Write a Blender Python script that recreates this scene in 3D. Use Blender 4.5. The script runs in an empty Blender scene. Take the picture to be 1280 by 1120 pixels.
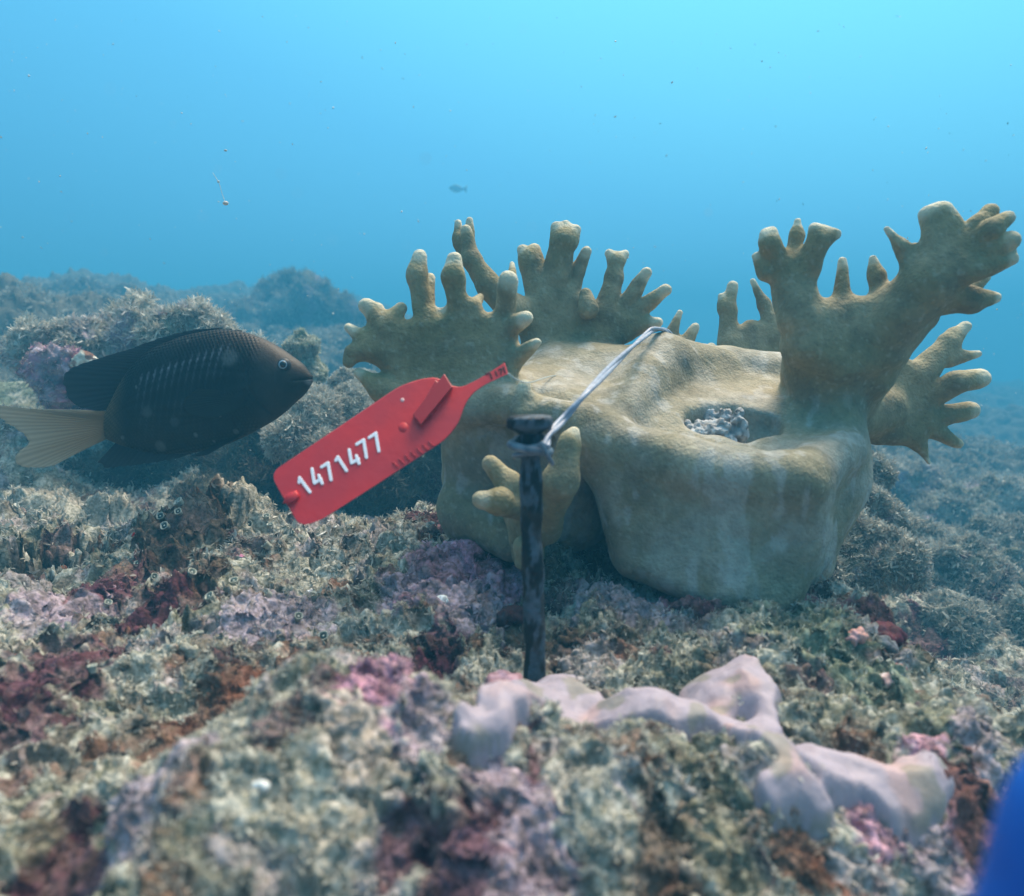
import bpy, math, random
import numpy as np
from mathutils import Vector
random.seed(7); RNG = np.random.default_rng(7)
S = bpy.context.scene
C = S.collection
# ------------------------------------------------------------ camera, light, exposure
PITCH = math.radians(8.0); FPX = 914.0; Z0 = 1.0          # camera 1 m above the datum
cam_d = bpy.data.cameras.new('camera'); cam = bpy.data.objects.new('camera', cam_d); C.objects.link(cam)
cam.location = (0, 0, Z0); cam.rotation_euler = (math.pi/2 - PITCH, 0, 0)
cam_d.sensor_width = 36; cam_d.lens = 36*FPX/1280; cam_d.clip_start = 0.004; cam_d.clip_end = 200
cam_d.dof.use_dof = True; cam_d.dof.focus_distance = 0.37; cam_d.dof.aperture_fstop = 14.0
S.camera = cam
SUN_EL, SUN_AZ = math.radians(62), math.radians(35)        # high, to the right and a little ahead
world = bpy.data.worlds.new('World'); S.world = world; world.use_nodes = True
wn, wl = world.node_tree.nodes, world.node_tree.links
wn.clear()
wo = wn.new('ShaderNodeOutputWorld'); add = wn.new('ShaderNodeAddShader')
b1 = wn.new('ShaderNodeBackground'); b2 = wn.new('ShaderNodeBackground')
sky = wn.new('ShaderNodeTexSky'); sky.sky_type = 'NISHITA'; sky.sun_disc = False
sky.sun_elevation = SUN_EL; sky.sun_rotation = SUN_AZ
tc = wn.new('ShaderNodeTexCoord')
dot = wn.new('ShaderNodeVectorMath'); dot.operation = 'DOT_PRODUCT'
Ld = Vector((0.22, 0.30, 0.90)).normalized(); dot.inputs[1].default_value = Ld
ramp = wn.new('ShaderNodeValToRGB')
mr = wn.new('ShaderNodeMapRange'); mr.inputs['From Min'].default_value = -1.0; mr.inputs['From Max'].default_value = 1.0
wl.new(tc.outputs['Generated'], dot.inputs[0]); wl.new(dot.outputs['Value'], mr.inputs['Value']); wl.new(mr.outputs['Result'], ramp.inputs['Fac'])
STOPS = [(-1.0, (.05, .05, .04)), (-.45, (.15, .165, .14)), (-.22, (.15, .19, .19)), (-.06, (.040, .18, .30)), (0.28, (.068, .345, .60)), (0.50, (.115, .50, .82)), (0.70, (.20, .76, .98)),  # lowest stops add a neutral fill light behind the camera, not water colour
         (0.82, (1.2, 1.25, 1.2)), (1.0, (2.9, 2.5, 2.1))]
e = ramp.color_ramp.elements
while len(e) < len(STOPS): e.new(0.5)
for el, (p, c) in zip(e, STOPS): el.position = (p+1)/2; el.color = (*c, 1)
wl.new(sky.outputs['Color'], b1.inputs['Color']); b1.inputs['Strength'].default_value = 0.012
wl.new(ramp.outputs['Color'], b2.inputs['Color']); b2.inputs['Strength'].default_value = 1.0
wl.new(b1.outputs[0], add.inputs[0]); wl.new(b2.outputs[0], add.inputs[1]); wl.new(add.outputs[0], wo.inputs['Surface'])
sun_d = bpy.data.lights.new('sun', 'SUN'); sun = bpy.data.objects.new('sun', sun_d); C.objects.link(sun)
sun_d.energy = 4.3; sun_d.angle = math.radians(22); sun_d.color = (1.0, .85, .66)
sv = Vector((math.sin(SUN_AZ)*math.cos(SUN_EL), math.cos(SUN_AZ)*math.cos(SUN_EL), math.sin(SUN_EL)))
sun.rotation_euler = sv.to_track_quat('Z', 'Y').to_euler()
S.view_settings.view_transform = 'Standard'; S.view_settings.look = 'None'
S.view_settings.exposure = 0.42; S.view_settings.gamma = 1.0
S.render.engine = 'CYCLES'; cy = S.cycles
cy.use_denoising = True; cy.denoiser = 'OPENIMAGEDENOISE'
cy.max_bounces = 5; cy.diffuse_bounces = 2; cy.glossy_bounces = 2; cy.transmission_bounces = 3
cy.volume_bounces = 1; cy.transparent_max_bounces = 6; cy.sample_clamp_indirect = 4
cy.caustics_reflective = False; cy.caustics_refractive = False

# ------------------------------------------------------------ helpers
FW = np.array([0, math.cos(PITCH), -math.sin(PITCH)]); UP = np.array([0, math.sin(PITCH), math.cos(PITCH)])
RT = np.array([1., 0, 0]); CAM = np.array([0, 0, Z0])
def at(px, py, d): return CAM + d*(FW + (px-640)/FPX*RT + (560-py)/FPX*UP)
def px(n, d): return n*d/FPX
def tag(o, label=None, cat=None, group=None, kind=None):
    if label: o['label'] = label
    if cat: o['category'] = cat
    if group: o['group'] = group
    if kind: o['kind'] = kind
    return o
def empty(name, loc):
    o = bpy.data.objects.new(name, None); o.location = tuple(loc); o.empty_display_size = .01; C.objects.link(o); return o
def mesh_obj(name, V, F, mat, parent=None, col=None, smooth=True, normals=None, attrs=None):
    """one mesh object from numpy arrays; V in world space, re-based on the parent or on its own base"""
    V = np.asarray(V, dtype=np.float64)
    if parent is not None: base = np.array(parent.matrix_world.translation if parent.parent is None else parent.matrix_world.translation)
    else: base = np.array([V[:, 0].mean(), V[:, 1].mean(), V[:, 2].min()])
    me = bpy.data.meshes.new(name)
    if isinstance(F, np.ndarray):
        n, k = F.shape
        me.vertices.add(len(V)); me.vertices.foreach_set('co', (V-base).astype(np.float32).ravel())
        me.loops.add(n*k); me.loops.foreach_set('vertex_index', F.astype(np.int32).ravel())
        me.polygons.add(n); me.polygons.foreach_set('loop_start', np.arange(0, n*k, k, dtype=np.int32))
        me.polygons.foreach_set('loop_total', np.full(n, k, dtype=np.int32))
        me.update(calc_edges=True); me.validate()
    else:
        me.from_pydata([tuple(v) for v in (V-base)], [], F); me.update()
    if smooth: me.polygons.foreach_set('use_smooth', np.ones(len(me.polygons), dtype=bool))
    if col is not None:
        a = me.color_attributes.new('Col', 'FLOAT_COLOR', 'POINT')
        a.data.foreach_set('color', np.c_[np.clip(col, 0, 1), np.ones(len(V))].astype(np.float32).ravel())
    for k_, v_ in (attrs or {}).items():
        a = me.attributes.new(k_, 'FLOAT', 'POINT'); a.data.foreach_set('value', v_.astype(np.float32))
    if normals is not None: me.normals_split_custom_set_from_vertices(normals.tolist())
    me.materials.append(mat)
    o = bpy.data.objects.new(name, me); C.objects.link(o)
    if parent is not None: o.parent = parent
    else: o.location = base
    bpy.context.view_layer.update()
    return o
# gradient noise, vectorised
_perm = RNG.permutation(256).astype(np.int32); _perm = np.r_[_perm, _perm, _perm]
_g = RNG.normal(size=(256, 3)); _g /= np.linalg.norm(_g, axis=1)[:, None]; _g = _g.astype(np.float32)
def noise(P, s, off=0.0):
    out = np.empty(len(P), np.float32)
    for a in range(0, len(P), 400000):
        Q = (P[a:a+400000]*s + off + 100.5)
        I = np.floor(Q).astype(np.int32); f = (Q-I).astype(np.float32); I &= 255
        u = f*f*f*(f*(f*6-15)+10); r = 0
        for dx in (0, 1):
            for dy in (0, 1):
                for dz in (0, 1):
                    h = _perm[_perm[_perm[(I[:, 0]+dx) & 255]+((I[:, 1]+dy) & 255)]+((I[:, 2]+dz) & 255)]
                    g = _g[h]
                    dd = g[:, 0]*(f[:, 0]-dx)+g[:, 1]*(f[:, 1]-dy)+g[:, 2]*(f[:, 2]-dz)
                    w = (u[:, 0] if dx else 1-u[:, 0])*(u[:, 1] if dy else 1-u[:, 1])*(u[:, 2] if dz else 1-u[:, 2])
                    r = r + dd*w
        out[a:a+400000] = r*1.5
    return out
def fbm(P, s, o=3, off=0.0):
    r = 0; a = 1
    for i in range(o): r = r + a*noise(P, s*2**i, off+i*17.3); a *= .5
    return r
def sstep(a, b, x): t = np.clip((x-a)/(b-a), 0, 1); return t*t*(3-2*t)
# signed distance shapes on a grid -> smooth mesh (surface nets)
def cone(a, ra, b, rb, g=0): return ('c', np.array(a), ra, np.array(b), rb, g)
def tri(a, b, c, r, g=0): return ('t', np.array(a), np.array(b), np.array(c), r, g)
def _d(p, X):
    if p[0] == 'p': return np.minimum.reduce([_d(q, X) for q in p[1]])
    if p[0] == 'c':
        a, ra, b, rb = p[1], p[2], p[3], p[4]; ab = (b-a).astype(np.float32); L = float(ab@ab)+1e-12
        q = X-a.astype(np.float32); t = np.clip((q@ab)/L, 0, 1)
        return np.linalg.norm(q-t[..., None]*ab, axis=-1)-(ra+(rb-ra)*t)
    a, b, c, r = [np.asarray(v, dtype=np.float32) for v in p[1:5]]
    ba, cb, ac = b-a, c-b, a-c; n = np.cross(ba, ac); n /= np.linalg.norm(n)+1e-12
    pa, pb, pc = X-a, X-b, X-c
    ins = (np.sign(pa@np.cross(ba, n))+np.sign(pb@np.cross(cb, n))+np.sign(pc@np.cross(ac, n))) >= 2
    def seg(q, e): t = np.clip((q@e)/(e@e), 0, 1); w = q-t[..., None]*e; return (w*w).sum(-1)
    m = np.minimum(np.minimum(seg(pa, ba), seg(pb, cb)), seg(pc, ac))
    return np.sqrt(np.where(ins, (pa@n)**2, m))-r
def nets(V, o, h):
    Sg = V < 0; n = np.array(V.shape)-1; cnt = np.zeros(n, np.int8)
    cr = [(i, j, k) for i in (0, 1) for j in (0, 1) for k in (0, 1)]
    for i, j, k in cr: cnt += Sg[i:i+n[0], j:j+n[1], k:k+n[2]]
    act = (cnt > 0) & (cnt < 8); cells = np.argwhere(act); idx = np.full(n, -1, np.int32); idx[act] = np.arange(len(cells))
    acc = np.zeros((len(cells), 3)); num = np.zeros(len(cells))
    for a in cr:
        for ax in range(3):
            if a[ax]: continue
            b = list(a); b[ax] = 1
            va = V[tuple((cells+a).T)]; vb = V[tuple((cells+b).T)]; m = (va < 0) != (vb < 0)
            t = np.where(m, va/np.where(m, va-vb, 1), 0); q = np.tile(np.array(a, float), (len(cells), 1)); q[:, ax] = t
            acc += q*m[:, None]; num += m
    P = o+h*(cells+acc/num[:, None]); F = []
    for ax in range(3):
        s0 = [slice(None)]*3; s1 = [slice(None)]*3; s0[ax] = slice(0, -1); s1[ax] = slice(1, None)
        A, B = Sg[tuple(s0)], Sg[tuple(s1)]; E = np.argwhere(A != B); y, z = [(1, 2), (2, 0), (0, 1)][ax]
        E = E[(E[:, y] > 0) & (E[:, z] > 0) & (E[:, y] < V.shape[y]-1) & (E[:, z] < V.shape[z]-1)]
        inside = A[tuple(E.T)]
        def cc(dy, dz): q = E.copy(); q[:, y] += dy; q[:, z] += dz; return idx[tuple(q.T)]
        f = np.c_[cc(-1, -1), cc(0, -1), cc(0, 0), cc(-1, 0)]; f[~inside] = f[~inside][:, ::-1]; F.append(f)
    return P, np.vstack(F)
def vnormals(V, F):
    n = np.cross(V[F[:, 2]]-V[F[:, 0]], V[F[:, 3]]-V[F[:, 1]]); N = np.zeros_like(V)
    for i in range(3):
        for j in range(4): N[:, i] += np.bincount(F[:, j], n[:, i], len(V))
    return N/(np.linalg.norm(N, axis=1)[:, None]+1e-12)
def _bb(p):
    if p[0] == 'p': q = [_bb(x) for x in p[1]]; return np.min([x[0] for x in q], 0), np.max([x[1] for x in q], 0)
    pts = [v for v in p[1:] if isinstance(v, np.ndarray)]; r = max(x for x in p[1:] if isinstance(x, float))
    return np.min(pts, axis=0)-r, np.max(pts, axis=0)+r
def blob(prims, h, k, carve=(), ks=None):
    lo = np.min([_bb(p)[0] for p in prims], axis=0)-4*h; hi = np.max([_bb(p)[1] for p in prims], axis=0)+4*h; K0 = k
    n = np.ceil((hi-lo)/h).astype(int)+1; V = np.full(n, 0.05, np.float32)
    ax = [(lo[i]+h*np.arange(n[i])).astype(np.float32) for i in range(3)]
    def sub(p, pad):
        l_, h_ = _bb(p); a = np.clip(np.floor((l_-pad-lo)/h).astype(int), 0, n-1); b = np.clip(np.ceil((h_+pad-lo)/h).astype(int)+1, 1, n)
        sl = tuple(slice(a[i], b[i]) for i in range(3)); X = np.stack(np.meshgrid(*[ax[i][sl[i]] for i in range(3)], indexing='ij'), -1)
        return sl, _d(p, X)
    for i_, p in enumerate(prims):
        if ks is not None: k = ks[i_]
        sl, d = sub(p, 1.2*k+3*h); v = V[sl]; hh = np.maximum(k-np.abs(v-d), 0)/k
        V[sl] = np.minimum(v, d)-hh*hh*k*.25
    k = K0
    for p in carve:
        sl, d = sub(p, k+3*h); d = -d; v = V[sl]; kk = k*.7; hh = np.maximum(kk-np.abs(v-d), 0)/kk
        V[sl] = np.maximum(v, d)+hh*hh*kk*.25
    return nets(V, lo, h)
# materials
def mat(name, col=(.3, .3, .3), rough=.7, attr=False, bump=0.0, bscale=400, var=0.0, vscale=60, spec=.3, sss=0, alpha=1.0, col2=None, detail=6, trans=0):
    m = bpy.data.materials.new(name); m.use_nodes = True; n, l = m.node_tree.nodes, m.node_tree.links
    p = n['Principled BSDF']; p.inputs['Roughness'].default_value = rough; p.inputs['Specular IOR Level'].default_value = spec
    t = n.new('ShaderNodeTexCoord'); src = None
    if attr:
        a = n.new('ShaderNodeAttribute'); a.attribute_name = 'Col'; src = a.outputs['Color']
    else: p.inputs['Base Color'].default_value = (*col, 1)
    if var or col2:
        nz = n.new('ShaderNodeTexNoise'); nz.inputs['Scale'].default_value = vscale; nz.inputs['Detail'].default_value = detail
        l.new(t.outputs['Object'], nz.inputs['Vector'])
        mx = n.new('ShaderNodeMix'); mx.data_type = 'RGBA'
        r = n.new('ShaderNodeMapRange'); r.inputs['From Min'].default_value = .35; r.inputs['From Max'].default_value = .65
        l.new(nz.outputs['Fac'], r.inputs['Value'])
        if col2:
            mx.inputs['A'].default_value = (*col, 1); mx.inputs['B'].default_value = (*col2, 1)
        else:
            mx.blend_type = 'MULTIPLY'; mx.inputs['B'].default_value = (1-var, 1-var, 1-var*1.1, 1)
            if src: l.new(src, mx.inputs['A'])
            else: mx.inputs['A'].default_value = (*col, 1)
        l.new(r.outputs['Result'], mx.inputs['Factor']); src = mx.outputs['Result']
    if src: l.new(src, p.inputs['Base Color'])
    if bump:
        nb = n.new('ShaderNodeTexNoise'); nb.inputs['Scale'].default_value = bscale; nb.inputs['Detail'].default_value = 5
        l.new(t.outputs['Object'], nb.inputs['Vector'])
        b = n.new('ShaderNodeBump'); b.inputs['Strength'].default_value = 1.0; b.inputs['Distance'].default_value = bump
        l.new(nb.outputs['Fac'], b.inputs['Height']); l.new(b.outputs['Normal'], p.inputs['Normal'])
    if sss: p.inputs['Subsurface Weight'].default_value = sss; p.inputs['Subsurface Radius'].default_value = (.004, .003, .002); p.inputs['Subsurface Scale'].default_value = .5
    if trans:
        tb = n.new('ShaderNodeBsdfTranslucent'); mxs = n.new('ShaderNodeMixShader'); mxs.inputs[0].default_value = trans
        if src: l.new(src, tb.inputs['Color'])
        else: tb.inputs['Color'].default_value = (*col, 1)
        l.new(p.outputs[0], mxs.inputs[1]); l.new(tb.outputs[0], mxs.inputs[2]); l.new(mxs.outputs[0], n['Material Output'].inputs['Surface'])
    p.inputs['Alpha'].default_value = alpha
    return m
M_ground = mat('reef_crust', attr=True, rough=.9, bump=.0010, bscale=650, var=.6, vscale=520, spec=.15)
M_rock = mat('reef_rock', attr=True, rough=.95, bump=.002, bscale=260, var=.4, vscale=150, spec=.1)
M_turf = mat('turf_fibre', attr=True, rough=.9, spec=.1, trans=.25)

# turf: many small bent fibres at the given points
def turf(name, P, N, col, size, parent=None, blades=5, wid=.2, up=.55, mtl=None, spread=.6, label=None, seed=1):
    r = np.random.default_rng(seed); n = len(P); P = np.repeat(P, blades, 0); N = np.repeat(N, blades, 0)
    L = np.repeat(size, blades)*r.uniform(.5, 1.3, n*blades); cl = np.repeat(col, blades, 0)*r.uniform(.7, 1.25, (n*blades, 1))
    rd = r.normal(size=(n*blades, 3)); rd /= np.linalg.norm(rd, axis=1)[:, None]
    D = N*up+rd*.8; D /= np.linalg.norm(D, axis=1)[:, None]
    rb = r.normal(size=D.shape); side = np.cross(D, rb); side /= np.linalg.norm(side, axis=1)[:, None]
    bend = np.cross(D, side)*r.uniform(-1.1, 1.1, (n*blades, 1))+side*r.uniform(-.5, .5, (n*blades, 1)); wv = r.uniform(.5, 1.9, (n*blades, 1))
    P = P+rd*(np.repeat(size, blades)*spread)[:, None]*.5-N*(L*.1)[:, None]
    W = (L*wid)[:, None]*wv
    a = P; b = P+D*(L*.5)[:, None]+bend*(L*.25)[:, None]; c = P+D*(L*.9)[:, None]+bend*(L*.9)[:, None]
    Vv = np.stack([a-side*W*.6, a+side*W*.6, b-side*W, b+side*W, c-side*W*.5, c+side*W*.5], 1).reshape(-1, 3)
    i = np.arange(n*blades)[:, None]*6
    F = np.concatenate([i+np.array([[0, 1, 3, 2]]), i+np.array([[2, 3, 5, 4]])], 0)
    cc = np.repeat(cl, 6, 0)
    return mesh_obj(name, Vv, F, mtl or M_turf, parent, col=cc, smooth=False)

# ------------------------------------------------------------ seabed
PAL = dict(base=(.46, .45, .395), olive=(.25, .25, .185), pale=(.62, .61, .55), dark=(.05, .05, .045), maroon=(.105, .032, .055), wine=(.17, .055, .085),
           pink=(.52, .27, .38), lilac=(.42, .35, .42), rust=(.19, .08, .05), sand=(.50, .47, .40), green=(.25, .29, .21), brown=(.10, .06, .045), white=(.8, .8, .8))
PAL = {k: np.array(v) for k, v in PAL.items()}
def h_lo(X, Y):   # broad shape without fine relief (relative to the camera's height)
    P = np.c_[X, Y, np.zeros_like(X)]
    w1 = noise(P, 9, 3)*.03; w2 = noise(P, 30, 9)*.010
    ymax = .40+.10*sstep(-.12, .0, X)+w1; xmax = .150-.10*sstep(.20, .34, Y)*0+w1*.5-.03*sstep(.28, .4, Y)
    xmax = xmax+.12*sstep(.20, .12, Y)
    xmin = -.55
    s = np.minimum(np.minimum((ymax-Y)/.06, (xmax-X)/.05), (X-xmin)/.05)+w2*8
    m = sstep(-.5, .6, s)
    led = -.095+noise(P, 14, 5)*.012+noise(P, 33, 8)*.007
    led = led+.016*np.exp(-((Y-.150)/.022)**2)*sstep(-.10, -.03, X)*sstep(.14, .02, X)   # the near crest that carries the lilac sponge
    led = led-.05*sstep(.03, .13, X)*sstep(.19, .12, Y)                                   # falls away at the near right
    led = led+.012*np.exp(-((Y-.115)/.03)**2)*sstep(.0, -.06, X)
    low = -.21-.15*np.clip(X, -1.6, 3)+.055*np.clip(Y, 0, 5)
    low = np.minimum(low, .30)
    low = low+(noise(P, 1.7, 2)*.11+noise(P, 4.1, 4)*.05)*sstep(.2, 1.2, np.hypot(X, Y))+noise(P, 11, 6)*.025
    low = np.minimum(low, .42)
    return led*m+low*(1-m), m
def ground_hit(u, v):
    t = np.exp(np.linspace(math.log(.06), math.log(6), 1500)); D = (FW+(u-640)/FPX*RT+(560-v)/FPX*UP)
    P = D[None]*t[:, None]; hh, _ = h_lo(P[:, 0], P[:, 1]); k = np.argmax(P[:, 2] < hh); q = P[k].copy(); q[2] = hh[k]
    return q, t[k]
# (px, py, radius px, stretch in y, colour, bump)
PATCH = [(60, 835, 75, 2.0, 'maroon', 0), (30, 900, 50, 1.6, 'maroon', 0), (110, 760, 60, 1.6, 'wine', .002), (150, 740, 50, 1.5, 'maroon', 0), (60, 770, 60, 1.5, 'lilac', 0),
         (235, 670, 55, 1.5, 'brown', .012), (230, 740, 50, 1.6, 'brown', .006), (190, 765, 36, 1.5, 'maroon', .003), (280, 640, 40, 1.2, 'brown', .008), (370, 835, 55, 1.8, 'rust', 0), (250, 910, 70, 1.6, 'rust', 0), (330, 860, 50, 1.6, 'rust', 0),
         (550, 730, 60, 1.5, 'pink', .004), (620, 722, 50, 1.4, 'pink', .004), (585, 765, 55, 1.4, 'lilac', .003), (500, 745, 35, 1.3, 'lilac', 0), (350, 770, 70, 1.3, 'lilac', 0), (300, 795, 45, 1.2, 'lilac', 0), (555, 800, 45, 1.6, 'maroon', -.006), (540, 830, 40, 1.6, 'maroon', -.005), (700, 800, 40, 1.4, 'brown', -.003),
         (470, 850, 60, 1.8, 'pink', .003), (520, 880, 45, 1.4, 'lilac', 0), (660, 1060, 75, 2.2, 'wine', 0), (640, 1100, 90, 2.0, 'lilac', 0), (560, 1110, 60, 2, 'maroon', -.004), (190, 1010, 60, 1.6, 'lilac', 0), (60, 1090, 60, 1.5, 'maroon', -.004), (500, 1060, 40, 1.6, 'maroon', -.006),
         (500, 640, 60, 1.5, 'lilac', 0), (540, 650, 50, 1.5, 'maroon', 0), (980, 740, 40, 1.5, 'wine', 0), (780, 745, 60, 1.3, 'lilac', 0), (870, 760, 40, 1.3, 'wine', 0),
         (1090, 770, 40, 1.3, 'maroon', -.002), (1160, 800, 35, 1.3, 'maroon', 0), (1010, 800, 80, 1.4, 'green', 0), (1080, 850, 70, 1.4, 'green', 0), (900, 1030, 60, 2, 'olive', -.006), (840, 1060, 60, 2, 'brown', -.006), (1130, 880, 45, 1.4, 'olive', -.004), (1200, 920, 60, 1.4, 'olive', 0),
         (60, 650, 80, .5, 'sand', .016), (150, 655, 40, .5, 'sand', .010), (62, 690, 66, 1.25, 'dark', -.020), (40, 685, 40, 1.2, 'dark', -.008), (130, 690, 22, 1.3, 'dark', -.008), (770, 700, 60, 1.6, 'dark', -.012), (620, 690, 40, 1.2, 'dark', -.008),  # dark patches: the shade of hollows is put into the ground colour
         (1190, 1000, 60, 1.4, 'pink', .003), (1090, 1020, 50, 1.4, 'pink', 0), (1235, 965, 50, 1.4, 'lilac', .002), (1150, 1055, 50, 1.4, 'lilac', 0), (1000, 1060, 40, 1.4, 'rust', 0), (1230, 1040, 60, 1.4, 'rust', 0), (20, 740, 40, 1.3, 'sand', 0), (330, 650, 40, 1.4, 'sand', .004), (730, 1000, 50, 1.6, 'base', .002), (420, 1000, 80, 1.5, 'sand', 0),]
PATCHW = []
for (u, v, r, st, c, b) in PATCH:
    q, d = ground_hit(u, v); PATCHW.append((q[0], q[1], r*d/FPX, st, c, b))
NA, NR = 1500, 1500
aa = np.linspace(-1, 1, NA); ang = math.radians(46)*aa+math.radians(100)*np.sign(aa)*np.abs(aa)**9     # dense in front, sparse round the sides
rr = np.exp(np.linspace(math.log(.045), math.log(8.0), NR))
AG, RG = np.meshgrid(ang, rr, indexing='ij'); X = (np.sin(AG)*RG).ravel(); Y = (np.cos(AG)*RG).ravel(); Rf = RG.ravel()
H, MASK = h_lo(X, Y)
def wfeat(sz): return sstep(1.0, 3.0, sz/(Rf*.0036))
P3 = np.c_[X, Y, H*1.0]
def gcolour(P, m, R, colour_seed=0):
    n1 = fbm(P, 22/np.clip(1, 1, 1), 3, 11+colour_seed); n2 = fbm(P, 95, 3, 23+colour_seed); n3 = fbm(P, 45, 2, 37+colour_seed); n4 = noise(P, 330, 5)
    col = PAL['base'][None]*np.ones((len(P), 1))
    def mix(c, w): nonlocal col; col = col*(1-w[:, None])+PAL[c][None]*w[:, None]
    mix('olive', sstep(.05, .35, n1)*.8); mix('pale', sstep(.15, .45, n2)*.75); mix('lilac', sstep(.28, .42, n3)*.55)
    mix('brown', sstep(.22, .40, -n2)*.6); mix('maroon', sstep(.38, .5, -n3)*.7); mix('rust', sstep(.40, .55, fbm(P, 60, 2, 71))*.7); mix('dark', sstep(.3, .5, -n4)*.5)
    return col, n2
COL, n2 = gcolour(P3, MASK, Rf)
keep = np.ones(len(X)); dz = np.zeros(len(X)); near = np.hypot(X, Y) < .9
wob = noise(P3, 60, 41)*.35+noise(P3, 150, 43)*.4+noise(P3, 400, 47)*.35
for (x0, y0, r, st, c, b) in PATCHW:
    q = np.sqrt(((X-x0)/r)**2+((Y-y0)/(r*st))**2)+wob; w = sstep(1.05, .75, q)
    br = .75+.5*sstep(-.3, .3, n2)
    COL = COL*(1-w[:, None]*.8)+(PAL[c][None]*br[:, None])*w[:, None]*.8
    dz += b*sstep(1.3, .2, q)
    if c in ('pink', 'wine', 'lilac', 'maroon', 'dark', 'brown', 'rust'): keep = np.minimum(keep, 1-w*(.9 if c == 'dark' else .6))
# far ground: plainer and darker, the dimness of distance put into its colour
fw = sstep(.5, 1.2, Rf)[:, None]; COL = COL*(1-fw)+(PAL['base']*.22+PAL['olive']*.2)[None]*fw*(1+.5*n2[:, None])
# relief, in several sizes, both up and sideways so that it crags and overhangs
amp = (.35+.65*keep)*(.55+.45*sstep(.15, .30, Rf))
def ridge(P, s, off): return 1-2*np.abs(noise(P, s, off))*1.4
dz += wfeat(.030)*fbm(P3, 36, 2, 1)*.007
dz += wfeat(.011)*(ridge(P3, 90, 2)-.4)*.0038*amp
dz += wfeat(.005)*(ridge(P3, 210, 3)-.4)*.0030*amp
dz += wfeat(.0022)*(ridge(P3, 430, 4)-.4)*.0013*amp
dz += sstep(.5, 1.5, Rf)*(ridge(P3, 12, 6)*.03+noise(P3, 30, 7)*.012)
wq = .45+.55*sstep(.14, .30, Rf); hx = wq*wfeat(.012)*noise(P3, 75, 51)*.006+wfeat(.005)*noise(P3, 190, 53)*.0034+wfeat(.0025)*noise(P3, 420, 55)*.0012
hy = wq*wfeat(.012)*noise(P3, 75, 61)*.006+wfeat(.005)*noise(P3, 190, 63)*.0022
GV = np.c_[X+hx, Y+hy, H+dz+Z0]
ii, jj = np.meshgrid(np.arange(NA-1), np.arange(NR-1), indexing='ij'); q0 = (ii*NR+jj).ravel()
GF = np.c_[q0, q0+1, q0+NR+1, q0+NR]
_n = vnormals(GV, GF); _n *= np.sign(_n[:, 2].mean())
GV = GV+_n*(wfeat(.004)*noise(GV, 260, 91)*.0013+wfeat(.002)*noise(GV, 620, 93)*.0008)[:, None]
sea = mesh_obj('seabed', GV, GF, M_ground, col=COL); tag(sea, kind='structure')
GN = vnormals(GV, GF)
if GN[:, 2].mean() < 0: GN = -GN
def ground_z(x, y):   # nearest grid vertex
    a = math.atan2(x, y); r = math.hypot(x, y); j = int(np.clip(round((math.log(r)-math.log(.045))/(math.log(8)-math.log(.045))*(NR-1)), 0, NR-1)); i = int(np.argmin(np.abs(ang-a)))
    return GV[i*NR+j], GN[i*NR+j]
def on_ground(u, v):
    q, d = ground_hit(u, v); p, n = ground_z(q[0], q[1]); return p.copy(), n, d
# turf on the seabed
vis = (np.abs(AG.ravel()) < math.radians(44)) & (Rf > .09) & (Rf < 3.2)
cand = np.where(vis)[0]
def pick(n, seed, wgt=None):
    r = np.random.default_rng(seed); c = r.choice(cand, n); return c[r.random(n) < (keep[c] if wgt is None else wgt[c])]
clump = sstep(-.25, .3, fbm(P3, 70, 2, 81))
k1 = pick(190000, 1, keep*(.5+.5*clump))
sz = np.clip(Rf[k1]*.0052, .0009, .009)*np.random.default_rng(5).uniform(.5, 1.5, len(k1))
tm = (.45+.5*np.clip((1-keep[k1])*1.6, 0, 1))[:, None]; tcol = COL[k1]*tm+(PAL['base']*.6+PAL['olive']*.1+PAL['pale']*.3)*(1-tm)
tf = turf('turf_algae', GV[k1], GN[k1], tcol*1.05, sz, blades=5, wid=.13, up=.4)
tag(tf, 'short beige and olive turf algae covering the reef rock', 'turf algae', kind='stuff')
# ------------------------------------------------------------ fire coral
def cc(x1, y1, r1, x2, y2, r2, d1, d2=None, g=0):
    d2 = d1 if d2 is None else d2
    return cone(at(x1, y1, d1), px(r1, d1), at(x2, y2, d2), px(r2, d2), g)
def poly(pts, d, r, g):   # webbed plate: a fan of rounded triangles; pts may carry their own depth
    P = [at(p[0], p[1], p[2] if len(p) > 2 else d) for p in pts]; m = sum(P)/len(P)
    return [('p', [tri(m, P[i], P[(i+1) % len(P)], px(r, d), g) for i in range(len(P))], g)]
TIPS = []
def fing(x1, y1, r1, x2, y2, r2, d1, d2=None, g=0, tip=1):
    d2 = d1 if d2 is None else d2
    if tip: TIPS.append((at(x2, y2, d2), px(r2, d2)))
    return [cc(x1, y1, r1, x2, y2, r2, d1, d2, g)]
pr = []
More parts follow.
